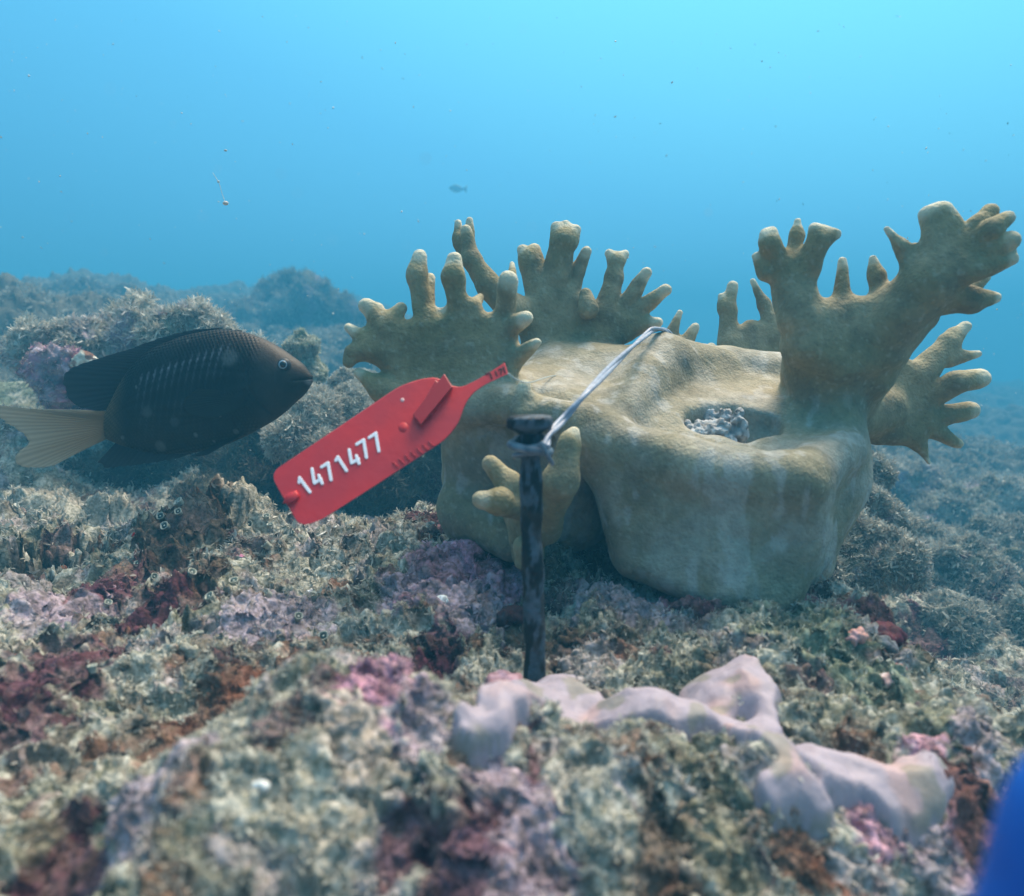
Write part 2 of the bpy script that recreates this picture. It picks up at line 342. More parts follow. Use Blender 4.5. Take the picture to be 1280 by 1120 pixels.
# base: right block
pr += poly([(768, 562, .279), (870, 592, .273), (996, 610, .266), (1000, 665, .272), (968, 736, .274), (900, 738, .272), (796, 690, .284)], .275, 36, 0)
pr += poly([(800, 560, .32), (1025, 560, .32), (995, 690, .33), (820, 660, .33)], .32, 50, 0)
pr += poly([(760, 500, .36), (1015, 495, .37), (1010, 620, .37), (760, 640, .36)], .36, 50, 0)
pr += [cc(745, 546, 22, 860, 585, 22, .276, .269), cc(860, 585, 22, 990, 600, 22, .269, .262), cc(990, 600, 22, 1052, 560, 26, .262, .294)]
pr += [cc(1035, 490, 38, 1040, 600, 34, .31)]
pr += poly([(998, 608, .272), (1050, 562, .31), (1040, 640, .315), (980, 722, .285)], .30, 26, 0)
pr += [cc(1035, 490, 38, 1040, 600, 30, .31), cc(1040, 600, 34, 985, 700, 36, .31, .30)]
pr += [cc(830, 462, 40, 905, 475, 34, .345, .36), cc(905, 475, 34, 1010, 478, 36, .36, .35), cc(828, 455, 34, 752, 545, 24, .34, .28), cc(640, 470, 34, 830, 470, 34, .36, .35)]
pr += poly([(720, 560, .29), (880, 487, .342), (1010, 500, .335), (990, 580, .29), (800, 590, .28)], .30, 22, 0)
# base: left block
pr += poly([(590, 540, .315), (705, 530, .31), (705, 640, .32), (610, 645, .325)], .31, 42, 0)
pr += poly([(600, 500, .35), (760, 490, .345), (745, 640, .35), (600, 620, .35)], .35, 46, 0)
pr += [cc(572, 512, 20, 640, 505, 18, .30, .292), cc(640, 505, 18, 735, 528, 22, .292, .28), cc(715, 650, 38, 720, 600, 36, .325), cc(585, 640, 36, 640, 680, 24, .32, .30)]
pr += poly([(640, 490, .31), (700, 450, .36), (780, 470, .345), (730, 520, .30)], .33, 20, 0)
# left frond
g = 1; d = .30
pr += poly([(466, 432), (492, 418), (535, 412), (590, 402), (626, 408), (636, 440), (622, 484), (585, 498), (530, 490), (490, 455)], d, 16, g)
pr += poly([(530, 485), (630, 475, .31), (645, 500, .32), (570, 510, .31)], .31, 18, g)
pr += fing(470, 430, 16, 436, 410, 9, d, g=g)+fing(440, 440, 11, 436, 452, 7, d, g=g, tip=0)+fing(478, 410, 18, 458, 382, 10, d, g=g)+fing(458, 384, 9, 474, 384, 6, d, g=g)+fing(490, 400, 14, 501, 386, 7, d, g=g)
pr += fing(532, 405, 14, 522, 345, 11, d, g=g, tip=0)+fing(522, 345, 11, 525, 320, 9, d, g=g)+fing(540, 400, 9, 538, 348, 6, d, .306, g=g)+fing(540, 392, 9, 553, 386, 5, d, g=g)
pr += fing(575, 400, 17, 567, 345, 14, d, .295, g=g, tip=0)+fing(567, 345, 14, 568, 324, 11, .295, g=g)+fing(590, 385, 15, 600, 372, 8, d, .31, g=g, tip=0)
pr += fing(628, 400, 14, 636, 350, 11, d, .292, g=g)+fing(636, 375, 12, 641, 330, 6, .31, .32, g=g)
pr += fing(630, 415, 15, 658, 398, 8, d, .29, g=g)+fing(640, 450, 15, 672, 428, 6, d, .29, g=g)
pr += fing(530, 495, 24, 480, 488, 18, d, g=g, tip=0)+fing(480, 488, 19, 450, 467, 7, d, g=g)
pr += fing(490, 440, 16, 450, 440, 12, d, g=g, tip=0)
# slender stem behind
g = 2; d = .355
pr += fing(648, 390, 20, 612, 358, 14, d, g=g, tip=0)+fing(612, 358, 14, 590, 325, 9, d, g=g, tip=0)+fing(590, 325, 10, 583, 288, 6, d, g=g)+fing(586, 310, 8, 587, 276, 5, .362, g=g)+fing(582, 322, 9, 573, 300, 7, .365, g=g, tip=0)+fing(573, 305, 7, 573, 279, 5, .365, g=g)
# middle frond
g = 3; d = .36
pr += poly([(672, 380), (698, 368), (735, 388), (772, 398), (798, 402), (785, 414), (740, 432), (670, 438), (660, 402)], d, 13, g)
pr += fing(680, 375, 20, 662, 326, 13, d, g=g, tip=0)+fing(662, 330, 13, 653, 313, 6, d, g=g)+fing(664, 328, 12, 668, 312, 6, d, g=g)
pr += fing(692, 362, 18, 704, 302, 14, d, .352, g=g, tip=0)+fing(702, 300, 13, 696, 284, 7, .352, g=g)+fing(708, 298, 13, 708, 280, 6, .352, g=g)+fing(710, 300, 12, 720, 286, 7, .352, g=g)
pr += fing(712, 375, 10, 722, 340, 8, d, g=g, tip=0)+fing(722, 340, 8, 733, 314, 6, d, .355, g=g)
pr += fing(757, 390, 15, 768, 345, 10, d, g=g, tip=0)+fing(768, 345, 10, 771, 327, 9, d, g=g, tip=0)+fing(768, 325, 9, 761, 317, 6, d, g=g)+fing(773, 325, 9, 781, 318, 6, d, g=g)
pr += fing(780, 385, 11, 808, 341, 7, d, .352, g=g)+fing(792, 393, 11, 832, 363, 7, d, .35, g=g)+fing(792, 405, 11, 822, 403, 7, d, .355, g=g)+fing(735, 385, 12, 732, 368, 7, .35, g=g, tip=0)
# small tips behind the hump
g = 4; d = .40
pr += fing(835, 425, 12, 850, 391, 6, d, g=g)+fing(852, 435, 10, 868, 409, 7, d, g=g)+fing(880, 445, 8, 889, 434, 5, d, g=g)
# frond behind, with two posts
g = 5; d = .41
pr += poly([(912, 430), (940, 412), (975, 420), (985, 455), (915, 460)], d, 13, g)
pr += fing(912, 425, 15, 909, 385, 11, d, g=g, tip=0)+fing(910, 385, 12, 916, 358, 8, d, g=g)+fing(905, 385, 9, 901, 370, 5, d, g=g)+fing(970, 420, 15, 955, 380, 9, d, g=g, tip=0)+fing(955, 380, 9, 941, 352, 5, d, g=g)+fing(940, 415, 10, 934, 408, 6, d, g=g, tip=0)
# great right-hand frond
g = 6; d = .295
pr += poly([(1008, 402), (1060, 392), (1110, 394), (1140, 378), (1145, 395), (1095, 440), (1050, 458), (1012, 432)], d, 25, g)
pr += [cc(1015, 430, 34, 1030, 490, 36, .30, .31, g), cc(1060, 440, 36, 1040, 500, 36, .30, .31, g), cc(1100, 440, 30, 1050, 510, 34, .30, .315, g), cc(1128, 405, 26, 1078, 495, 26, .295, .315, g), cc(1005, 440, 24, 1000, 490, 24, .31, .33, g), cc(1012, 465, 32, 1082, 468, 32, .31, .305, g)]
pr += fing(1002, 395, 28, 984, 338, 23, d, g=g, tip=0)+fing(976, 335, 18, 962, 303, 13, d, .29, g=g, tip=0)+fing(964, 305, 11, 955, 291, 7, .29, g=g)+fing(962, 302, 11, 965, 289, 7, .29, g=g)+fing(960, 338, 14, 945, 320, 5, d, g=g)
pr += fing(988, 330, 14, 997, 295, 10, d, g=g, tip=0)+fing(997, 295, 9, 997, 277, 6, d, g=g)
pr += fing(996, 350, 22, 1026, 302, 16, d, .285, g=g, tip=0)+[tri(at(1020, 306, .285), at(1019, 286, .285), at(1046, 293, .285), px(10, .285), g)]
TIPS += [(at(1018, 280, .285), px(8, .285)), (at(1034, 283, .285), px(8, .285)), (at(1052, 291, .285), px(8, .285))]
pr += fing(1052, 385, 15, 1053, 326, 8, d, g=g)+fing(1100, 388, 16, 1096, 345, 11, d, g=g, tip=0)+fing(1096, 345, 12, 1091, 323, 7, d, g=g)
pr += fing(1095, 412, 38, 1165, 352, 35, d, .28, g=g, tip=0)+fing(1150, 350, 28, 1182, 322, 27, .28, g=g, tip=0)
pr += fing(1142, 345, 16, 1124, 305, 11, .28, g=g, tip=0)+fing(1124, 305, 11, 1108, 286, 8, .278, g=g)
pr += poly([(1158, 268), (1178, 265), (1192, 285), (1190, 325), (1168, 330)], .275, 11, g)
TIPS += [(at(1148, 260, .275), px(10, .275)), (at(1166, 256, .275), px(10, .275)), (at(1184, 258, .275), px(10, .275))]
pr += fing(1195, 318, 18, 1222, 282, 9, .275, .272, g=g, tip=0)+fing(1222, 282, 9, 1238, 264, 6, .272, g=g)+fing(1205, 318, 15, 1238, 288, 9, .275, .266, g=g, tip=0)+fing(1238, 288, 9, 1260, 272, 6, .266, g=g)
pr += fing(1205, 325, 20, 1263, 301, 9, .275, .266, g=g)+fing(1205, 338, 18, 1264, 325, 7, .272, .268, g=g)+fing(1240, 310, 14, 1255, 315, 10, .27, g=g, tip=0)
pr += fing(1165, 368, 26, 1212, 376, 12, .285, .28, g=g, tip=0)+fing(1215, 374, 13, 1245, 372, 6, .28, g=g)+fing(1205, 365, 12, 1233, 346, 5, .29, g=g)
# lower right frond
g = 7; d = .335
pr += poly([(1075, 488), (1122, 460), (1148, 474), (1155, 500), (1150, 528), (1130, 542), (1100, 540), (1075, 530)], d, 17, g)
pr += [cc(1040, 520, 40, 1100, 510, 34, .32, .335, g)]
pr += fing(1145, 472, 19, 1185, 430, 13, d, g=g, tip=0)+fing(1185, 432, 12, 1207, 409, 8, d, g=g)+fing(1185, 448, 11, 1222, 442, 6, d, g=g)+fing(1185, 425, 11, 1190, 418, 8, d, g=g, tip=0)
pr += fing(1155, 502, 15, 1195, 478, 12, d, .325, g=g, tip=0)+fing(1195, 478, 12, 1226, 472, 11, .325, g=g)+fing(1160, 522, 15, 1214, 513, 9, d, g=g)
pr += fing(1155, 532, 14, 1197, 555, 5, d, g=g)+fing(1140, 545, 15, 1161, 578, 5, d, g=g)
# small branches low at the front
g = 8
pr += [cc(650, 640, 28, 660, 690, 24, .285, .285, g)]
pr += fing(660, 630, 20, 636, 605, 13, .27, .255, g=g, tip=0)+fing(636, 605, 12, 612, 580, 7, .255, g=g)+fing(655, 635, 19, 625, 628, 13, .27, .25, g=g, tip=0)+fing(625, 628, 13, 602, 625, 9, .25, g=g)
pr += fing(680, 660, 24, 700, 600, 18, .28, .26, g=g, tip=0)+fing(700, 600, 19, 712, 552, 13, .26, g=g, tip=0)+fing(712, 552, 12, 718, 540, 8, .26, g=g)+fing(655, 685, 18, 652, 702, 12, .27, g=g, tip=0)
pr += fing(655, 515, 15, 656, 484, 8, .285, g=g)
carve = [cone(at(878, 533, .302), px(22, .30), at(915, 527, .304), px(26, .30)), cone(at(922, 540, .300), px(26, .30), at(958, 537, .303), px(17, .30)), tri(at(722, 640, .27), at(728, 760, .27), at(735, 700, .32), px(10, .28))]
KS = [(.010 if p[0] == 'p' else .008) if p[-1] == 0 else (.006 if p[0] == 'p' or (p[0] == 'c' and min(p[2], p[4]) > .0125) else .0026) for p in pr]
CV, CF = blob(pr, .00085, .0085, carve, KS)
CN = vnormals(CV, CF)
lowf = noise(CV, 45, 3)+noise(CV, 22, 4)*1.6; fine = noise(CV, 130, 5); vf = noise(CV, 420, 6)
CV = CV+CN*(lowf*.0011+fine*.0006+vf*.00012)[:, None]
CN = vnormals(CV, CF)
best = np.full(len(CV), 9., np.float32); grp = np.zeros(len(CV), int); CV32 = CV.astype(np.float32)
for p in pr:
    dd = _d(p, CV32)-(.003 if p[-1] == 0 else 0); m = dd < best; best[m] = dd[m]; grp[m] = p[-1]
b0 = np.minimum.reduce([_d(p, CV32) for p in pr if p[-1] == 0]); b1_ = np.minimum.reduce([_d(p, CV32) for p in pr if p[-1] != 0]); bodyw = sstep(-.010, .014, b1_-b0+.004*fbm(CV, 60, 2, 77))
tipw = np.zeros(len(CV)); up = np.clip(CN[:, 2], 0, 1)
for t, r in TIPS:
    dd = np.linalg.norm(CV-t, axis=1); tipw = np.maximum(tipw, sstep(r*2.1, r*.6, dd+r*.5*fine))
cA, cB, cC, cTip = np.array((.27, .22, .115)), np.array((.42, .36, .235)), np.array((.17, .145, .09)), np.array((.68, .62, .47))
m1 = sstep(-.3, .4, fbm(CV, 28, 3, 9)); m2 = sstep(.0, .5, fbm(CV, 60, 3, 19)); body = bodyw
col = cA*(1-m1[:, None]*.55)+cB*m1[:, None]*.55; col = col*(1-.5*m2[:, None])+cC*.5*m2[:, None]
greyc = np.array((.39, .36, .30)); mott = sstep(.05, .35, fbm(CV, 26, 4, 61))[:, None]; greyc = greyc*(1-mott)+np.array((.25, .23, .18))*mott; gb = (body*(.40+.45*sstep(-.2, .3, fbm(CV, 40, 3, 29))))[:, None]; col = col*(1-gb)+greyc*gb; st_ = (body*sstep(.2, .45, fbm(CV*np.array([1, 1, .35]), 110, 3, 67))*.45)[:, None]; col = col*(1-st_)+np.array((.52, .51, .49))*st_
sp = sstep(.40, .5, noise(CV, 520, 33))[:, None]; col = col*(1-.3*sp)+np.array((.5, .48, .38))*.3*sp
pol = sstep(.15, .45, noise(CV, 900, 35))[:, None]; col = col*(1-.16*pol)
col = col*(1-tipw[:, None])+cTip*tipw[:, None]; tw2 = np.zeros(len(CV))
for t, r in TIPS: tw2 = np.maximum(tw2, sstep(r*5, r, np.linalg.norm(CV-t, axis=1)))
col = col*(1+.28*(tw2*(1-tipw))[:, None])
M_coral = mat('fire_coral_skin', attr=True, rough=.75, bump=.0007, bscale=800, var=.2, vscale=240, spec=.25, sss=.12)
coral = empty('fire_coral', (at(880, 700, .30)[0], at(880, 700, .30)[1], CV[:, 2].min())); bpy.context.view_layer.update()
tag(coral, 'large tan fire coral with blunt pale tipped branches rising from a thick hollowed block', 'coral')
fg = grp[CF[:, 0]]
for gi in range(9):
    f = CF[fg == gi]
    if not len(f): continue
    u, inv = np.unique(f, return_inverse=True)
    mesh_obj('base' if gi == 0 else 'branch', CV[u], inv.reshape(-1, 4), M_coral, coral, col=col[u], normals=CN[u])
# grey rubble lying in the hollow, fused into one mesh
pp = []
rng = np.random.default_rng(3)
for i in range(16):
    a, b = rng.uniform(-1, .75), rng.uniform(-1, 1)
    p = at(898+38*a, 541-7*(1-abs(a))-4*b, .303+.006*b); pp.append(cone(p, px(rng.uniform(8, 13), .30), p+rng.normal(size=3)*.0035, px(rng.uniform(5, 9), .30)))
DV, DF = blob(pp, .0006, .0012); DN = vnormals(DV, DF); DV += DN*(noise(DV, 260, 2)*.0022-np.abs(noise(DV, 620, 4))*.0018)[:, None]
dc = np.array((.42, .42, .43))*(1+.9*noise(DV, 380, 5)[:, None]); o = mesh_obj('coral_rubble', DV, DF, M_coral, coral, col=dc); o['label'] = 'pale grey rubble packed in the hollow of the top'

# ------------------------------------------------------------ tubes and plates
def tube(P, R, n=12, cap=True):
    P = np.array(P, float); R = np.full(len(P), R) if np.isscalar(R) else np.array(R); V = []; F = []
    T = np.gradient(P, axis=0); T /= np.linalg.norm(T, axis=1)[:, None]; a = np.cross(T[0], [0.3, .5, .81]); a /= np.linalg.norm(a)
    for i in range(len(P)):
        a = a-T[i]*(a@T[i]); a /= np.linalg.norm(a); b = np.cross(T[i], a)
        for k in range(n): t = 2*math.pi*k/n; V.append(P[i]+R[i]*(a*math.cos(t)+b*math.sin(t)))
    for i in range(len(P)-1):
        for k in range(n): F.append((i*n+k, i*n+(k+1) % n, (i+1)*n+(k+1) % n, (i+1)*n+k))
    if cap: F.append(tuple(range(n-1, -1, -1))); F.append(tuple((len(P)-1)*n+k for k in range(n)))
    return V, F
def join(parts):
    V = []; F = []
    for v, f in parts: b = len(V); V += list(v); F += [tuple(i+b for i in q) for q in f]
    return V, F
def smooth_path(P, n=24):
    P = [np.array(p, float) for p in P]; P = [2*P[0]-P[1]]+P+[2*P[-1]-P[-2]]; out = []
    for i in range(1, len(P)-2):
        for t in np.linspace(0, 1, n, endpoint=False):
            a, b, c, d_ = P[i-1:i+3]; out.append(.5*((2*b)+(c-a)*t+(2*a-5*b+4*c-d_)*t*t+(3*b-a-3*c+d_)*t**3))
    out.append(P[-2]); return np.array(out)

# ------------------------------------------------------------ nail and tie wire
M_nail = mat('old_blued_steel', attr=True, rough=.6, bump=.0008, bscale=600, spec=.25, var=.4, vscale=500)
M_wire = mat('grey_tie_wire', (.34, .38, .47), .4, col2=(.22, .25, .33), vscale=300, spec=.5, bump=.0002, bscale=900)
M_loop = mat('dark_wire', (.07, .10, .14), .4, col2=(.20, .25, .31), vscale=200, spec=.5, bump=.0003, bscale=800)
nb, _, nd = on_ground(683, 852)
TD = nd*.955; top = at(662, 518, TD); ax = top-nb; Ln = np.linalg.norm(ax); ax /= Ln
e1 = np.cross(ax, [0, 1, 0]); e1 /= np.linalg.norm(e1); e2 = np.cross(ax, e1)
def lathe(prof, n=40, wob=0.0, seed=0):
    V = []; F = []
    for j, (s, r) in enumerate(prof):
        for k in range(n):
            t = 2*math.pi*k/n; V.append(nb+ax*s+(e1*math.cos(t)+e2*math.sin(t))*r)
    for j in range(len(prof)-1):
        for k in range(n): F.append((j*n+k, j*n+(k+1) % n, (j+1)*n+(k+1) % n, (j+1)*n+k))
    F.append(tuple(range(n-1, -1, -1))); F.append(tuple((len(prof)-1)*n+k for k in range(n)))
    V = np.array(V); 
    if wob: V += (noise(V, 120, seed)*wob)[:, None]*(V-(nb+((V-nb)@ax)[:, None]*ax))/.003
    return V, F
nail = empty('steel_nail', nb); bpy.context.view_layer.update()
tag(nail, 'dark grey steel nail with flat head standing upright in front of the coral', 'nail')
rs = px(13.8, TD)
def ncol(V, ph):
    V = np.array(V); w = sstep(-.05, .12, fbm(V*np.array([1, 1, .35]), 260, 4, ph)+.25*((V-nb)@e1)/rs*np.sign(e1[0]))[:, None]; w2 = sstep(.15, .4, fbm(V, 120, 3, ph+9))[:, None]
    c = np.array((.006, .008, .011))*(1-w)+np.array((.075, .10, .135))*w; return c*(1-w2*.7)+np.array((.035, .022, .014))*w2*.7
V, F = lathe([(-.02, rs*.85)]+[(s, rs) for s in np.linspace(-.01, Ln-.003, 90)], wob=.0007, seed=2)
mesh_obj('shaft', V, F, M_nail, nail, col=ncol(V, 3))
R = px(28.5, TD)
V, F = lathe([(Ln-.0058, rs*.95), (Ln-.0048, R*.66), (Ln-.0040, R*.90), (Ln-.0034, R*.98), (Ln-.0014, R*1.0), (Ln-.0007, R*.95), (Ln-.0004, R*.86), (Ln-.0003, R*.3)], wob=.0005, seed=5)
mesh_obj('head', V, F, M_nail, nail, col=ncol(V, 7))
tw = empty('tie_wire', at(663, 556, TD)); bpy.context.view_layer.update()
tag(tw, 'grey twisted tie wire looped below the nail head and stretched up over the coral', 'wire')
def ring(s, R_, tilt, r, phase=0, turns=1.0, z=0):
    q = []
    for t in np.linspace(0, 2*math.pi*turns, int(60*turns)):
        q.append(nb+ax*(s+tilt*math.sin(t+phase)+z*t/6.28)+(e1*math.cos(t)+e2*math.sin(t))*R_)
    return tube(q, r, 10)
mesh_obj('loop', *join([ring(Ln-px(42, TD), rs*1.75, px(5, TD), px(5.6, TD), 1.57, 1.0), ring(Ln-px(34, TD), rs*1.45, px(6, TD), px(4.0, TD), 3.4, 1.0), ring(Ln-px(50, TD), rs*1.5, px(4, TD), px(3.2, TD), -.4, 1.0)]), M_loop, tw)
mesh_obj('clasp', *tube(smooth_path([at(676, 552, TD*.965), at(684, 568, TD*.965), at(692, 582, TD*.975)], 8), [px(4, .17)]*9+[px(3.5, .17)]*7+[px(1.2, .17)], 8), M_loop, tw)
pth = smooth_path([at(682, 558, TD*.965), at(688, 542, TD*.99), at(704, 524, max(.19, TD*1.03)), at(740, 484, .23), at(775, 448, .28), at(806, 420, .318), at(818, 412, .33), at(835, 416, .345), at(850, 440, .36)], 14)
for s in (0, math.pi):
    off = []
    n_ = len(pth); T = np.gradient(pth, axis=0); T /= np.linalg.norm(T, axis=1)[:, None]; a_ = np.cross(T, FW); a_ /= np.linalg.norm(a_, axis=1)[:, None]; b_ = np.cross(T, a_)
    th = np.linspace(0, 14, n_)+s; rad = np.linspace(px(2.8, TD), px(2.6, .30), n_)
    mesh_obj('strand', *tube(pth+(a_*np.cos(th)[:, None]+b_*np.sin(th)[:, None])*rad[:, None]*.8, rad*1.15, 8), M_wire, tw)

# ------------------------------------------------------------ red tag
M_red = mat('red_tag_plastic', (.66, .024, .028), .42, col2=(.50, .026, .038), vscale=45, bump=.00012, bscale=350, spec=.35, sss=.05)
M_red2 = mat('red_tag_plastic_dark', (.40, .010, .018), .4, spec=.35)
M_ink = mat('white_print', (.86, .84, .90), .55, spec=.2)
T0 = at(455, 560, .228); TN = np.cross(at(640, 455, .240)-T0, at(500, 650, .217)-T0); TN /= np.linalg.norm(TN)
def tagp(u, v, lift=0.0):   # the tag's plane: its left end comes nearer, its lower edge tips back a little
    D = FW+(u-640)/FPX*RT+(560-v)/FPX*UP; q = CAM+D*(TN@(T0-CAM))/(TN@D); return q-FW*lift
def plate(pts, th, lift=0.0, bev=.0002):
    n = len(pts); c = np.mean(np.array(pts), axis=0)
    def ringp(off, sh): return [tagp(*(np.array(p)+(c-np.array(p))/np.linalg.norm(c-np.array(p))*sh), off) for p in pts]
    L = [ringp(lift-th, 0), ringp(lift-bev*.8, 0), ringp(lift, .8)]
    V = [v for r_ in L for v in r_]; F = []
    for j in range(2):
        for k in range(n): F.append((j*n+k, j*n+(k+1) % n, (j+1)*n+(k+1) % n, (j+1)*n+k))
    F.append(tuple(range(n-1, -1, -1))); F.append(tuple(2*n+k for k in range(n)))
    return V, F
def roundc(pts, idx_r, n=6):   # round the given corners by r px
    out = []
    for i, p in enumerate(pts):
        r = idx_r.get(i, 0); p = np.array(p, float)
        if not r: out.append(p); continue
        a = np.array(pts[i-1], float)-p; b = np.array(pts[(i+1) % len(pts)], float)-p; a /= np.linalg.norm(a); b /= np.linalg.norm(b)
        A, B = p+a*r, p+b*r
        for t in np.linspace(0, 1, n): out.append((1-t)**2*A+2*t*(1-t)*p+t*t*B)
    return out
tagE = empty('red_tag', tagp(455, 560)); bpy.context.view_layer.update()
tag(tagE, 'red plastic numbered tag with a looped strap beside the fish and the coral', 'tag')
out = roundc([(337, 592), (500, 482), (525, 474), (545, 471), (566, 483), (577, 484), (600, 473), (631, 453), (635, 467), (605, 481), (590, 492), (580, 507), (573, 530), (556, 550), (470, 606), (398, 652), (374, 658)],
             {0: 15, 1: 12, 2: 6, 3: 8, 4: 8, 5: 6, 6: 12, 9: 8, 10: 8, 11: 10, 12: 12, 13: 10, 15: 12, 16: 12})
mesh_obj('plate', *plate(out, .0013), M_red, tagE, smooth=False)
mesh_obj('strap_end', *plate([(556, 468), (566, 484), (527, 531), (517, 519)], .0026, .0024), M_red2, tagE, smooth=False)
mesh_obj('strap_end', *plate([(545, 476), (560, 486), (540, 520), (524, 512)], .0020, .0016), M_red2, tagE, smooth=False)
dirx = np.array([math.cos(math.radians(30.5)), -math.sin(math.radians(30.5))]); diry = np.array([-dirx[1], dirx[0]])
for k in range(7):
    c = np.array((496, 585))+dirx*(k*8.6)
    mesh_obj('ridge', *plate([c, c+dirx*3.0, c+dirx*2.2-diry*9-dirx*1.5, c-diry*9-dirx*1.5], .0006, .0003), M_red2, tagE, smooth=False)
def disc(c, r, n=16): return [np.array(c)+r*np.array((math.cos(t), -math.sin(t))) for t in np.linspace(0, 2*math.pi, n, endpoint=False)][::-1]
mesh_obj('boss', *plate(disc((504, 534), 6), .0005, .00015), M_red, tagE)
mesh_obj('boss', *plate(disc((503, 500), 2.6), .0005, .00015), mat('pale_speck', (.7, .42, .42), .6), tagE)
mesh_obj('boss', *plate([(360, 617), (371, 613), (375, 620), (367, 628), (355, 629)], .0016, .0014), M_red, tagE)
def strokes(ps, lw, lift=.00022):   # flat printed line with round ends
    parts = []
    for p, q in zip(ps[:-1], ps[1:]):
        p, q = np.array(p, float), np.array(q, float); t = math.atan2(-(q-p)[1], (q-p)[0]); o_ = []
        for a in np.linspace(-math.pi/2, math.pi/2, 7): o_.append(q+lw*np.array((math.cos(t+a), -math.sin(t+a))))
        for a in np.linspace(math.pi/2, 3*math.pi/2, 7): o_.append(p+lw*np.array((math.cos(t+a), -math.sin(t+a))))
        parts.append(plate(o_[::-1], .0002, lift)); lift += .00004
    return join(parts)
Z = lambda x, y: (330+x*190/1280, 520+y*190/1280)
DIG = [[[(296, 560), (300, 520), (388, 640)]], [[(405, 445), (425, 565), (480, 530)], [(462, 500), (492, 568)]], [[(484, 430), (540, 395), (566, 538)]], [[(605, 375), (622, 345), (696, 460)]],
       [[(718, 285), (738, 395), (796, 362)], [(778, 335), (802, 400)]], [[(780, 238), (840, 202), (864, 350)]], [[(885, 182), (942, 145), (968, 295)]]]
for dg in DIG:
    mesh_obj('digit', *join([strokes([Z(*q) for q in s], 2.0, .00022+.00012*i) for i, s in enumerate(dg)]), M_ink, tagE, smooth=False)
M_dk = mat('dark_red_mark', (.10, .005, .01), .6)
ZZ = lambda x, y: (480+x/7, 430+y/7)
for mk in ([(895, 262), (925, 250), (945, 300)], [(975, 240), (990, 275)], [(1005, 225), (1030, 215), (1022, 262)], [(1045, 200), (1060, 245)]):
    mesh_obj('embossed_mark', *strokes([ZZ(*q) for q in mk], 1.1), M_dk, tagE, smooth=False)
# clear line that carries the tag
M_line = mat('clear_line', (.55, .62, .62), .25, alpha=.6)
o = mesh_obj('fishing_line', *tube(smooth_path([tagp(560, 500, -.0015), tagp(600, 482, -.002), tagp(630, 466, -.0016), at(645, 474, .245), at(662, 478, .27), at(690, 470, .31), at(720, 470, .335)], 8), px(1.2, .24), 6), M_line)
tag(o, 'thin clear line running from the tip of the red tag onto the coral', 'fishing line')

# ------------------------------------------------------------ the fish
DF_ = .36
def fp(u, v, t=0.0): return at(u, v, DF_)-FW*t       # t: towards the camera
tx = [133, 155, 180, 215, 250, 287, 316, 345, 366, 381, 391]; ty = [513, 471, 443, 425, 415, 412, 418, 431, 445, 457, 470]
bx = [133, 158, 187, 230, 266, 295, 323, 352, 370, 384, 391]; by = [549, 559, 566, 567, 561, 551, 537, 519, 503, 489, 477]
def cr(xs, ys, x):   # smooth interpolation
    s = np.gradient(ys, xs); i = np.clip(np.searchsorted(xs, x)-1, 0, len(xs)-2); h = np.array(xs)[i+1]-np.array(xs)[i]; t = (x-np.array(xs)[i])/h
    y0, y1, m0, m1_ = np.array(ys)[i], np.array(ys)[i+1], s[i]*h, s[i+1]*h
    return (2*t**3-3*t*t+1)*y0+(t**3-2*t*t+t)*m0+(-2*t**3+3*t*t)*y1+(t**3-t*t)*m1_
NX, NT = 420, 160
xs = np.r_[133+(391-133)*(1-np.cos(np.linspace(0, math.pi/2, NX)))**0.0*np.linspace(0, 1, NX)**.85]
th = np.linspace(0, 2*math.pi, NT, endpoint=False)
T_, B_ = cr(tx, ty, xs), cr(bx, by, xs); mid = (T_+B_)/2; hh = np.maximum((B_-T_)/2, .5)
thick = np.interp(xs, [133, 170, 220, 280, 320, 350, 375, 388, 391], [6, 14, 23, 29, 29, 25, 15, 7, 2.5])
U = np.repeat(xs[:, None], NT, 1); ct, st = np.cos(th)[None], np.sin(th)[None]
Vv = mid[:, None]-hh[:, None]*ct*np.abs(ct)**(-.10)*1.0; Tt = thick[:, None]*np.sign(st)*np.abs(st)**1.30
# relief: gill cover edge, mouth, scales
gx = 318+24*np.clip((Vv-470)/45, -1, 1.2)**2*np.sign(Vv-455)*.9; gl = np.exp(-((U-gx)/1.8)**2)*sstep(448, 462, Vv)*sstep(522, 512, Vv)
my = 474-(391-U)*-.06+(391-U)*.10; mo = np.exp(-((Vv-my)/1.1)**2)*sstep(369, 374, U)
rowy = (Vv-mid[:, None]); sx = U/4.4; sy = rowy/3.9; ph = (np.floor(sy) % 2)*.5; fx = (sx+ph) % 1-.5; fy = sy % 1-.5
scale = np.clip(1-(fx*fx+fy*fy)*3.2, 0, 1)*sstep(335, 320, U)
Tt = Tt*(1+0*Tt)-np.sign(st)*(gl*1.6+mo*2.2-scale*1.1)
P0 = CAM+DF_*(FW+((U-640)/FPX)[..., None]*RT+((560-Vv)/FPX)[..., None]*UP)+px(Tt, DF_)[..., None]*(-FW)
Pf = P0.reshape(-1, 3)
i0, j0 = np.meshgrid(np.arange(NX-1), np.arange(NT), indexing='ij'); a0 = (i0*NT+j0).ravel(); a1 = (i0*NT+(j0+1) % NT).ravel()
Ff = np.c_[a0, a1, a1+NT, a0+NT]
base = np.array((.011, .011, .012)); head = np.array((.034, .026, .021)); belly = np.array((.022, .020, .012)); tailc = np.array((.16, .105, .05))
hw = sstep(285, 370, U)[..., None]; fc = base*(1-hw)+head*hw
bw = (sstep(505, 550, Vv)*sstep(150, 220, U)*.7)[..., None]; fc = fc*(1-bw)+belly*bw
